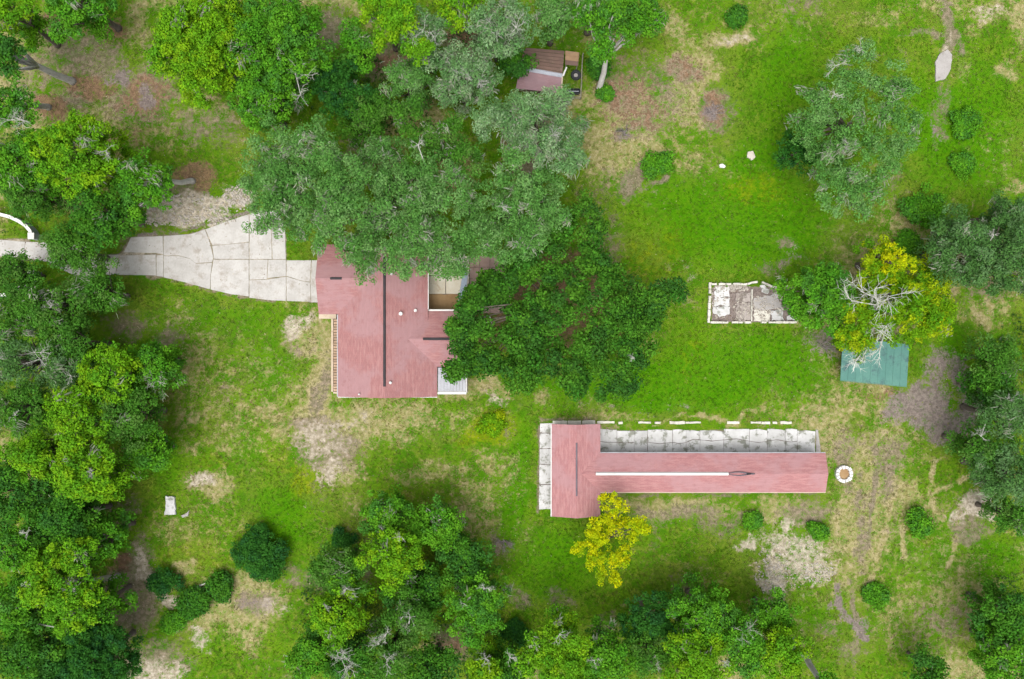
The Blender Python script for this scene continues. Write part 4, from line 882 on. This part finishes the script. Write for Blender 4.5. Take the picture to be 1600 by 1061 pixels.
tree('dark green tree filling the gap behind the yellow-green pair', GL, 150, 600, 40, 8, 'dark')
tree('green tree below the yellow-green pair at the wood edge', GL, 228, 706, 44, 9, 'green', dens=.85)
tree('yellow-green tree low in the wood below the pair', GL, 132, 742, 62, 14, 'lime', 'broadleaf_tree', dead=[(136, 738, 10)])
tree('yellow-green tree with a rounded crown near the left edge', GL, 48, 712, 42, 13, 'lime', 'broadleaf_tree')
tree('dark green tree at the left edge below the rounded crown', GL, 24, 772, 56, 12, 'dark')
tree('dark green tree facing the small concrete slab', GL, 104, 808, 58, 11, 'dark')
tree('green tree low on the left edge with bare twigs', GL, 22, 852, 46, 12, 'green', dead=[(44, 834, 14)])
tree('green tree above the leaning pale trunk at the wood edge', GL, 152, 848, 46, 10, 'green')
tree('large yellow-green tree on a pale leaning trunk low in the wood', GL, 96, 908, 78, 13, 'lime', 'broadleaf_tree', base=(184, 901), bark='palebark', dead=[(112, 918, 14)])
tree('mid green tree between the leaning trunk and the sandy patch', GL, 152, 948, 40, 9, 'green')
tree('green tree at the left edge low in the wood', GL, 22, 948, 54, 12, 'green', dead=[(120, 988, 12)])
tree('blue-green dense tree at the bottom beside the sandy patch', GL, 148, 1030, 66, 10, 'deep')
tree('green tree in the bottom left corner', GL, 48, 1018, 62, 11, 'dark')
tree('dark tree at the bottom edge between the corner and the blue-green tree', GL, 96, 1068, 48, 10, 'deep')
# --- top
tree('large yellow-green tree at the top left of the clearing', GT, 322, 64, 92, 14, 'lime', 'broadleaf_tree', dead=[(385, 60, 18)])
tree('green tree beside the large yellow-green tree at the top of the clearing', GT, 436, 70, 84, 14, 'green', 'broadleaf_tree', dead=[(474, 118, 24), (472, 160, 22), (432, 88, 16)])
tree('green tree below the large yellow-green tree', GT, 408, 150, 54, 12, 'green')
tree('small bright green tree in the shade at the top', GT, 556, 72, 40, 10, 'green')
tree('yellow-green tree with drooping crown at the top edge', GT, 604, 30, 46, 13, 'lime', 'broadleaf_tree', lobes=[(596, 12, 34), (628, 18, 32), (606, 50, 30), (652, 78, 24)])
tree('pale mossy tree with bleached limbs beside the rusty leaf circle', GT, 664, 50, 36, 12, 'moss', dead=[(662, 45, 28), (680, 62, 22)], dens=.6)
tree('bright tree at the top edge with its trunk on the rusty leaf circle', GT, 718, 6, 42, 12, 'lime', 'broadleaf_tree', base=(729, 46), bark='palebark')
tree('grey mossy oak at the top edge left of the mauve shed', GT, 778, 34, 62, 13, 'moss', dead=[(780, 40, 24), (812, 48, 26)], dens=.85)
tree('pale mossy oak beside the mauve shed with twisted limbs', GT, 728, 118, 58, 12, 'moss', dead=[(730, 112, 20), (748, 130, 20)], dens=.8)
tree('sage green tree at the top edge above the mauve shed', GT, 868, 20, 36, 11, 'sage')
tree('green tree whose bare trunk stands right of the mauve shed', GT, 958, 30, 62, 12, 'green', base=(936, 139), bark='palebark', lobes=[(930, 26, 40), (975, 30, 44), (1010, 22, 36), (942, 78, 22)])
tree('sage green top of a tree at the upper edge beside the open lawn', GT, 930, -8, 44, 12, 'sage')
tree('low dark tree hugging the mauve shed from above', GT, 806, 96, 24, 6, 'dark', dens=.8)
tree('dark shaded tree in the wood behind the big sage oak', GT, 530, 140, 52, 9, 'deep', dens=.7)
tree('shaded green tree between two mossy oaks', GT, 640, 128, 46, 9, 'sage', dens=.8)
tree('dim tree in the gap above the big sage oak', GT, 570, 180, 46, 9, 'mid', dens=.7)
# --- oaks over the house
GH = 'oaks over the house'
tree('huge sage green live oak spreading over the top of the house', GH, 590, 320, 140, 15, 'sage', 'live_oak', base=(600, 352),
     lobes=[(545, 345, 74), (640, 300, 66), (600, 258, 58), (480, 300, 66), (610, 385, 60), (695, 372, 54), (535, 270, 54), (700, 300, 54), (565, 410, 36), (640, 345, 54), (650, 402, 36), (700, 415, 28)], dead=[(648, 213, 14), (600, 318, 12)])
tree('sage green oak overhanging the wide part of the driveway', GH, 460, 270, 80, 13, 'sage', 'live_oak', lobes=[(425, 232, 46), (485, 228, 48), (440, 290, 52), (430, 330, 46), (490, 345, 50), (400, 285, 30)])
tree('bright sage oak left of the mauve shed clearing', GH, 690, 220, 62, 14, 'mid', 'live_oak', lobes=[(700, 215, 40), (665, 238, 38), (640, 190, 34), (725, 250, 32)])
tree('pale mossy oak below the mauve shed', GH, 850, 205, 70, 13, 'moss', 'live_oak', lobes=[(862, 188, 34), (832, 172, 26), (880, 215, 38), (890, 250, 28), (800, 175, 36), (768, 190, 34), (812, 212, 30), (845, 232, 30), (870, 160, 22)], dead=[(868, 205, 18)], dens=.9)
tree('sage oak between the big live oak and the dark oak', GH, 790, 320, 76, 13, 'sage', 'live_oak', lobes=[(770, 335, 50), (825, 320, 48), (795, 375, 44), (745, 370, 36), (850, 290, 38), (800, 262, 34), (862, 335, 30), (835, 365, 30)], dead=[(780, 318, 14)])
tree('large dark green oak standing right of the house', GH, 870, 480, 170, 11, 'oak', 'live_oak', base=(862, 468),
     lobes=[(735, 500, 36), (745, 555, 36), (806, 424, 32), (774, 462, 20), (768, 440, 16), (742, 468, 16), (800, 575, 46), (850, 560, 52), (880, 470, 62), (850, 405, 46), (905, 350, 44), (930, 410, 38), (960, 480, 58), (985, 540, 50), (960, 590, 34), (1032, 466, 32), (1005, 490, 34), (900, 590, 26), (830, 500, 42), (920, 540, 44), (722, 520, 26), (810, 520, 36), (715, 578, 18)], dead=[(992, 556, 10)])
# --- right
tree('sparse sage mossy tree alone on the upper right lawn', GR, 1330, 190, 110, 13, 'sage', base=(1310, 212), dens=.58,
     lobes=[(1268, 165, 34), (1262, 205, 30), (1290, 255, 40), (1300, 150, 50), (1350, 110, 46), (1290, 210, 40), (1360, 190, 54), (1330, 260, 52), (1384, 250, 40), (1400, 145, 40), (1408, 200, 34), (1300, 300, 38), (1350, 310, 30)], dead=[(1312, 96, 24), (1345, 66, 16), (1310, 140, 14), (1330, 222, 18)])
tree('low dark green tree at the foot of the sparse sage tree', GR, 1246, 238, 40, 6, 'deep', dens=.9)
tree('dense green tree left of the bleached dead tree', GR, 1284, 462, 62, 9, 'green', dens=1.05)
tree('golden yellow and green tree above the teal shed', GR, 1412, 452, 74, 10, 'olive', base=(1392, 470), lobes=[(1378, 408, 42), (1392, 440, 38), (1442, 440, 42), (1432, 482, 50), (1465, 500, 34), (1400, 508, 42), (1452, 462, 36), (1345, 532, 26), (1322, 525, 24), (1360, 430, 30), (1345, 500, 34)])
tree('yellow topped small tree behind the golden tree', GR, 1395, 408, 30, 11, 'yellow', dens=.8)
tree('grey-green tree cluster crown at the right edge above the straw', GR, 1500, 390, 62, 11, 'grey')
tree('grey-green tree touching the right edge, upper', GR, 1575, 400, 66, 12, 'grey', dead=[(1560, 360, 12)])
tree('sage tree peeking in at the right edge below the small shrubs', GR, 1580, 335, 34, 9, 'grey', dens=.8)
tree('mid green tree right of the mulch patch', GR, 1560, 560, 44, 9, 'mid')
tree('dark green tree at the right of the mulch patch', GR, 1552, 605, 38, 8, 'dark')
tree('sage tree with bleached twigs at the right edge', GR, 1572, 645, 46, 11, 'grey', dead=[(1582, 620, 16), (1532, 692, 16)])
tree('green tree below the mulch patch near the right edge', GR, 1540, 705, 42, 10, 'mid')
tree('sage green tree at the right edge beside the pink sandy patch', GR, 1582, 742, 56, 12, 'grey')
tree('small sage tree at the right edge below the pink sandy patch', GR, 1590, 805, 34, 9, 'mid')
tree('dark green tree in the lower right corner', GR, 1566, 960, 52, 9, 'dark')
tree('green tree touching the bottom right corner', GR, 1582, 1030, 56, 10, 'green')
tree('dim tree at the bottom edge beside the straw grass', GR, 1448, 1046, 42, 6, 'dark', dens=.75)
# --- bottom
tree('green tree nearest the lawn at the head of the bottom wood', GB, 606, 808, 46, 9, 'green', dead=[(597, 832, 14)])
tree('green tree next to the head of the bottom wood', GB, 684, 824, 46, 9, 'green')
tree('yellow-green tree on the lawn side of the bottom wood', GB, 530, 890, 50, 11, 'mid', dead=[(545, 922, 12)])
tree('bright green tree in the middle of the bottom wood', GB, 610, 870, 52, 12, 'lime', dead=[(630, 840, 12)])
tree('yellow-green tree low on the left of the bottom wood', GB, 524, 958, 54, 12, 'lime', dead=[(508, 952, 12)])
tree('blue-green tree on the right of the bottom wood', GB, 728, 880, 48, 9, 'dark')
tree('green tree around a white starlike dead top', GB, 652, 930, 50, 8, 'dark', dead=[(640, 904, 14)], dens=.8)
tree('bright green tree at the right with a bleached spray', GB, 742, 950, 54, 12, 'green', dead=[(728, 945, 20), (758, 916, 16)])
tree('mid green tree with a grey twiggy top in the bottom wood', GB, 646, 962, 42, 11, 'mid', dead=[(640, 962, 16)])
tree('dark green tree at the bottom left of the bottom wood', GB, 492, 1022, 48, 10, 'green')
tree('green tree with grey bleached crown at the bottom edge', GB, 548, 1036, 44, 11, 'dark', dead=[(530, 1034, 26), (522, 1022, 22), (540, 1044, 20)], dens=.8)
tree('sage tree with pale dead limbs at the bottom edge', GB, 610, 1026, 46, 11, 'mid', dead=[(590, 1010, 22), (602, 1030, 24), (606, 988, 16)], dens=.85)
tree('green tree at the bottom edge below the bleached spray', GB, 668, 1046, 44, 10, 'dark')
tree('small yellow topped tree at the bottom edge', GB, 754, 1052, 28, 10, 'lime', dead=[(756, 1028, 16)])
tree('dark green tree at the bottom edge left of the upright sprays', GB, 800, 1052, 36, 9, 'dark')
tree('yellow-green tree with upright sprays below the yellow tree', GB, 868, 1000, 62, 12, 'lime', 'broadleaf_tree', lobes=[(880, 972, 26), (858, 1000, 28), (896, 1012, 26), (828, 1030, 30), (870, 1040, 36), (905, 1050, 30)], dead=[(872, 990, 18), (790, 1030, 14)])
tree('mid green tree between the upright sprays and the dark round tree', GB, 950, 1030, 46, 11, 'green', dead=[(925, 1035, 12)])
tree('dark blue-green round tree below the barn', GB, 1014, 964, 46, 7, 'deep', 'broadleaf_tree')
tree('mid green tree just below the dark round tree', GB, 1016, 1022, 40, 9, 'mid', dead=[(1022, 1042, 14)])
tree('bright green tree right of the dark round tree', GB, 1098, 966, 52, 10, 'green')
tree('green tree at the bottom edge below the barn', GB, 1090, 1026, 56, 12, 'lime', dead=[(1136, 1038, 10)])
tree('green tree carrying a white forked dead branch', GB, 1160, 1000, 50, 11, 'green', dead=[(1162, 990, 30)])
tree('rounded green tree at the lower end of the sandy patch', GB, 1206, 956, 36, 7, 'green')
tree('green tree at the bottom edge right of the white forked branch', GB, 1222, 1022, 50, 10, 'lime', dens=.9)
tree('tree mostly below the bottom edge with a leaning grey trunk', GB, 1296, 1096, 40, 13, 'green', base=(1257, 1022), bark='palebark')
GYARD = 'single trees in the yard'
tree('bright yellow sparse tree against the lower side of the barn', GYARD, 952, 840, 70, 7, 'yellow', 'yellow_tree', base=(950, 838),
     lobes=[(958, 788, 26), (985, 825, 26), (1002, 822, 14), (945, 830, 30), (915, 860, 22), (935, 872, 24), (970, 868, 22), (950, 900, 20), (930, 838, 18), (960, 812, 20)], dens=.62)
# the bleached dead tree over the teal roof
SEED[0] += 1; r = np.random.default_rng(77)
x, y = XY(1362, 482); dt = thing('dead_tree', 'bleached leafless tree reaching over the teal shed roof', 'tree', (x, y, 0), GYARD)
mb = MB(); f = np.array((x, y, 4.2)); mb.tube([(x, y, -.1), (x + .1, y, 2.2), f], [.34, .26, .2], 8); mb.build('trunk', M['deadwood'], dt, True)
for tx, ty_, tz, s in ((1330, 470, 9.5, 2.2), (1345, 455, 10, 2.2), (1358, 460, 10, 2.0), (1388, 462, 10, 2.2), (1372, 470, 9, 1.5), (1385, 510, 8.5, 1.6), (1362, 515, 8, 1.5), (1352, 552, 8.6, 1.9), (1374, 550, 8.6, 1.6), (1340, 562, 8.2, 1.3)):
    e = np.array(P(tx, ty_, tz)); mb = MB(); m1 = (f + e) / 2 + r.normal(0, .25, 3); mb.tube([f - (0, 0, .2), m1, e], [.11, .075, .045], 6)
    for j in range(4): twigs(mb, r, m1 + (e - m1) * r.uniform(.5, 1), unit(e - f) + r.normal(0, .55, 3), s * r.uniform(.6, 1), .045, 2, 4, .5)
    mb.build('branch', M['deadwood'], dt)

# ------------------------------------------------------------------ bushes
def bush(label, group, px, py, rx, ry, h, st, name='bush', rot=0, dens=1.0):
    SEED[0] += 1; r = np.random.default_rng(SEED[0]); x, y = XY(px, py, h * .5); root = thing(name, label, 'bush', (x, y, 0), group); off = np.array((x, y, 0)); lb = []
    a, b = rx * PX, ry * PX; n = 10 + int((a + b) * 2.6); c_, s_ = math.cos(math.radians(-rot)), math.sin(math.radians(-rot))
    for i in range(n):
        an = r.uniform(0, 6.28); d = math.sqrt(r.random()) * .8; u, v = a * d * math.cos(an), b * d * math.sin(an); q = min(a, b) * r.uniform(.2, .48)
        lb.append(((x + u * c_ - v * s_, y + u * s_ + v * c_, h * (.55 - .35 * d) + r.uniform(-.05, .1) * h), q, q * .8))
    cm, ms = crown_mesh('foliage', lb, st, r, off, dens); link(bpy.data.objects.new('foliage', cm), root)
    mb = MB()
    for (c, q, z) in lb[:7]: mb.tube([(x, y, -.1), tuple((np.array(c) + (x, y, 0)) / 2 + r.normal(0, .05, 3)), c], [.05, .04, .02], 5)
    mb.build('stems', M['bark'], root)
GBU = 'bushes in the yard'
bush('big round dark green bush on the lower left lawn', GBU, 405, 864, 44, 42, 2.6, 'deep')
bush('round blue-green bush beside the grey dirt patch', GBU, 258, 911, 24, 22, 1.8, 'deep')
bush('low green shrub touching the big round bush', GBU, 345, 918, 22, 20, 1.3, 'dark')
bush('low straggling shrub between the white branch and the big bush', GBU, 305, 940, 28, 20, 1.2, 'dark', rot=-35)
bush('low spreading shrub at the lower end of the straggling row', GBU, 272, 968, 26, 14, .9, 'green', rot=-25, dens=.8)
bush('tiny bright green shrub below the barn roof', GBU, 1175, 811, 11, 11, .9, 'green')
bush('elongated bright green shrub on the sand below the barn', GBU, 1277, 828, 14, 8, .8, 'green', rot=30)
bush('round bright green shrub among the worn tracks', GBU, 1434, 818, 20, 19, 1.3, 'green')
bush('round green shrub at the lower end of the straw track', GBU, 1370, 930, 16, 16, 1.1, 'green')
bush('bright green shrub right of the dirt path', GBU, 1512, 192, 22, 20, 1.0, 'green', dens=.8)
bush('small bright shrub below the dirt path', GBU, 1506, 258, 18, 16, .9, 'green', dens=.7)
bush('large bright green shrub above the right tree cluster', GBU, 1446, 326, 32, 30, 2.0, 'green')
bush('small dark shrub near the top edge of the lawn', GBU, 1150, 26, 13, 12, .9, 'dark')
bush('bright green weedy bush between the bare mounds', GBU, 1026, 256, 28, 18, 1.0, 'green', rot=-10, dens=.8)
bush('small bush at the foot of the bare trunk by the mauve shed', GBU, 945, 145, 9, 8, .7, 'green')
bush('green bush hugging the bare trunk above its foot', GBU, 936, 105, 14, 14, 2.0, 'dark')
bush('yellow-green weeds on the lawn below the porch', GBU, 768, 662, 26, 13, .5, 'olive', rot=-25, dens=.35)
bush('small dark bush at the wood edge beside the yellow-green tree', GBU, 535, 842, 22, 12, 1.4, 'deep')
bush('dark undergrowth bush beside the yellow-green sprays', GBU, 806, 992, 26, 22, 1.6, 'deep')
bush('dark green bush near the right tree cluster', GBU, 1418, 380, 18, 16, 1.2, 'green')
# bare brush
def brush(label, px, py, rp, h, seed, m='brush'):
    r = np.random.default_rng(seed); x, y = XY(px, py); root = thing('bare_bush', label, 'bush', (x, y, 0), 'leafless bushes')
    for i in range(9):
        mb = MB(); a = r.uniform(0, 6.28); twigs(mb, r, (x + r.normal(0, .15), y + r.normal(0, .15), -.05), (math.cos(a) * rp * PX, math.sin(a) * rp * PX, h * .6), math.hypot(rp * PX, h) * .6, .045, 2); mb.build('branch', M[m], root)
brush('grey leafless brush left of the teal shed', 1286, 540, 20, 1.6, 3)
brush('grey leafless bush at the edge of the bottom wood', 786, 846, 14, 1.4, 4)
brush('dark brush pile in the dirt circle', 1112, 174, 16, .7, 5)
brush('small dead brush on the tan dirt near the bright bush', 976, 206, 12, .6, 6)
def log(name, label, pts, rad, m='deadwood'):
    mb = MB(); q = [P(a, b, z) for a, b, z in pts]; mb.tube(q, np.linspace(rad, rad * .5, len(q)), 7); r = np.random.default_rng(int(pts[0][0])); root = mb
    for i in range(3):
        a = np.array(q[1 + i % (len(q) - 1)]); twigs(mb, r, a, r.normal(0, 1, 3) * (1, 1, .2) + (0, 0, .2), .7, rad * .5, 1)
    tag(mb.build(name, M[m], None, True), label, 'branch')
log('fallen_branch', 'white fallen branch beside the straggling shrub row', [(303, 920, .15), (312, 915, .25), (322, 911, .3), (330, 914, .2)], .12)
log('fallen_limb', 'pale fallen limb at the lower right corner of the foundation', [(1258, 512, .1), (1263, 510, .15), (1268, 503, .12)], .08)

# ------------------------------------------------------------------ undergrowth and grass
def in_ell(px, py, L_): 
    m = np.zeros(px.shape, bool)
    for (a, b, c, d) in L_: m |= ((px - a) / c) ** 2 + ((py - b) / d) ** 2 < 1
    return m
r = np.random.default_rng(5)
WOOD = [(40, 300, 110, 90), (60, 480, 95, 90), (90, 620, 130, 90), (80, 740, 110, 90), (70, 880, 95, 100), (90, 1020, 105, 60), (630, 950, 160, 120), (690, 1020, 100, 60), (870, 1040, 90, 50), (1110, 1010, 130, 55), (1580, 620, 50, 130), (1580, 980, 60, 90), (600, 150, 130, 60), (380, 60, 120, 90), (1550, 400, 100, 60), (740, 30, 70, 50), (20, 40, 40, 60)]
n0 = 150000; x = r.uniform(-66, 66, n0); y = r.uniform(-45, 45, n0); qx = x / PX + 800; qy = 530.5 - y / PX
keep = in_ell(qx, qy, WOOD) & (fbm(x, y, 2.2, 70, 3) > .5) & ~((qy > 365) & (qy < 440) & (qx < 200)); x = x[keep]; y = y[keep]; n = len(x)
h_ = fbm(x, y, 2.2, 70, 3); z = r.random(n) ** .7 * np.clip((h_ - .45) * 7, .2, 1.3)
p = np.stack([x, y, z], 1); nr = unit(r.normal(0, .5, (n, 3)) + np.array((0, 0, 1)))
v = leaf_quads(p, nr, r.uniform(.2, .45, n), r.uniform(.14, .3, n), r); t = vnoise(x, y, 1.5, 80)[:, None]
col = (np.array((.03, .085, .018)) * (1 - t) + np.array((.06, .13, .02)) * t) * r.uniform(.75, 1.25, (n, 1))
me = fast_mesh('undergrowth', v, np.arange(n * 4).reshape(-1, 4), None, np.repeat(col, 4, 0)); me.materials.append(M['leaf'])
tag(link(bpy.data.objects.new('undergrowth', me)), 'dark green undergrowth on the woodland floor', 'undergrowth', kind='stuff')

n0 = 130000; x = r.uniform(-66, 66, n0); y = r.uniform(-45, 45, n0); m = masks(x, y); qx = x / PX + 800; qy = 530.5 - y / PX
bare = np.clip(np.maximum.reduce([m['dirt'], m['sand'], m['rust'] * .9, m['mulch'] * .9, m['straw'] * .62]) + (fbm(x, y, 1.0, 33, 3) - .5) * .5, 0, 1)
built = np.zeros(n0, bool)
for (a, b, c, d) in ((498, 735, 380, 622), (860, 1292, 660, 810), (842, 866, 655, 798), (1312, 1420, 525, 606), (805, 883, 70, 150), (1110, 1246, 444, 505), (517, 530, 490, 614), (734, 800, 398, 490), (936, 1278, 668, 712), (1303, 1332, 726, 754), (258, 277, 773, 805), (1460, 1488, 78, 128)):
    built |= (qx > a) & (qx < b) & (qy > c) & (qy < d)
dr = [(181, 429), (188, 396), (205, 370), (298, 365), (402, 328), (432, 328), (446, 362), (447, 406), (500, 406), (500, 473), (425, 470), (360, 460), (290, 442), (256, 434)]
ins_ = np.zeros(n0, bool)
for i in range(len(dr)):
    (ax, ay), (bx_, by_) = dr[i], dr[(i + 1) % len(dr)]
    cnd = (ay > qy) != (by_ > qy); ins_ ^= cnd & (qx < (bx_ - ax) * (qy - ay) / ((by_ - ay) or 1e-9) + ax)
built |= ins_ | ((qx < 190) & (qy > 368) & (qy < 436) & (qy > 372 + (qx - 60) * .15) )
keep = (~built) & (r.random(n0) > bare * 1.25 + (fbm(x, y, 1.6, 35, 3) > .55) * .4); x, y = x[keep], y[keep]; n = len(x)
mm = {k: a[keep] for k, a in m.items()}
zz = ground_z(x, y) * (1 - flat_w(x, y)) + flat_w(x, y) * -.03
t = fbm(x, y, 3.5, 90, 4)[:, None]; t2 = fbm(x, y, .8, 95, 3)[:, None]
g = np.array((.036, .120, .002)) * (1 - t) + np.array((.110, .175, .006)) * t
g = np.where(t2 > .58, g * .5 + np.array((.15, .16, .03)) * .5, g)
g = g * (1 - .7 * mm['lush'][:, None]) + np.array((.034, .145, .001)) * .7 * mm['lush'][:, None]
ye = (mm['yellow'] * .7)[:, None]; g = g * (1 - ye) + np.array((.17, .20, .005)) * ye
sw = np.clip(mm['straw'] * 1.1 - .15 + r.normal(0, .25, n), 0, .9)[:, None]; g = g * (1 - sw) + np.array((.24, .20, .085)) * sw
dt_ = np.clip(np.maximum(mm['dirt'], mm['rust']) - .2, 0, .7)[:, None]; g = g * (1 - dt_) + np.array((.15, .135, .07)) * dt_
g *= r.uniform(.78, 1.25, (n, 1))
K = 3; an = (r.uniform(0, 6.28, (n, 1)) + np.arange(K) * 2.09 + r.normal(0, .4, (n, K))); ln = r.uniform(.08, .24, (n, K)); hh = r.uniform(.04, .15, (n, K))
d = np.stack([np.cos(an), np.sin(an), np.zeros_like(an)], -1); s = np.stack([-np.sin(an), np.cos(an), np.zeros_like(an)], -1) * r.uniform(.03, .07, (n, K, 1))
b0 = np.stack([x, y, zz - .01], 1)[:, None, :] + d * .02
tip = b0 + d * ln[..., None] + np.stack([0 * hh, 0 * hh, hh], -1); b1 = b0 + np.stack([0 * hh, 0 * hh, hh * .35], -1)
v = np.stack([b1 - s * .8, tip, b1 + s * .8], 2).reshape(-1, 3); c = np.repeat(g, K * 3, 0)
me = fast_mesh('grass', v, None, np.arange(n * K * 3).reshape(-1, 3), c); me.materials.append(M['leaf'])
tag(link(bpy.data.objects.new('grass', me)), 'short mown green and dry grass of the yard', 'grass', kind='stuff')

# fallen leaves and litter
r = np.random.default_rng(15); n0 = 60000; x = r.uniform(-66, 66, n0); y = r.uniform(-45, 45, n0); m = masks(x, y); qx = x / PX + 800; qy = 530.5 - y / PX
pr = .04 + .5 * np.clip(np.maximum(m['rust'], m['dirt']) - .2, 0, 1) + .3 * m['straw'] * (fbm(x, y, 2.0, 66, 3) > .5)
bl = np.zeros(n0, bool)
for (a, b, c, d) in ((498, 735, 380, 622), (860, 1292, 660, 810), (1312, 1420, 525, 606), (805, 883, 70, 150), (1303, 1332, 726, 754)): bl |= (qx > a) & (qx < b) & (qy > c) & (qy < d)
ins_ = np.zeros(n0, bool)
for i in range(len(dr)):
    (ax, ay), (bx_, by_) = dr[i], dr[(i + 1) % len(dr)]
    ins_ ^= ((ay > qy) != (by_ > qy)) & (qx < (bx_ - ax) * (qy - ay) / ((by_ - ay) or 1e-9) + ax)
keep = (r.random(n0) < pr) & ~bl & (~ins_ | (r.random(n0) < .12)); x, y = x[keep], y[keep]; n = len(x)
z = ground_z(x, y) * (1 - flat_w(x, y)) + flat_w(x, y) * .0 + .05
v = leaf_quads(np.stack([x, y, z], 1), unit(r.normal(0, .35, (n, 3)) + np.array((0, 0, 1))), r.uniform(.08, .22, n), r.uniform(.05, .14, n), r)
pal = np.array([(.24, .17, .09), (.15, .09, .05), (.32, .27, .17), (.10, .065, .04), (.36, .33, .25)]); c = pal[r.integers(0, 5, n)] * r.uniform(.7, 1.2, (n, 1))
me = fast_mesh('fallen_leaves', v, np.arange(n * 4).reshape(-1, 4), None, np.repeat(c, 4, 0)); me.materials.append(M['leaf'])
tag(link(bpy.data.objects.new('fallen_leaves', me)), 'brown fallen leaves and litter strewn over the yard', 'leaves', kind='stuff')
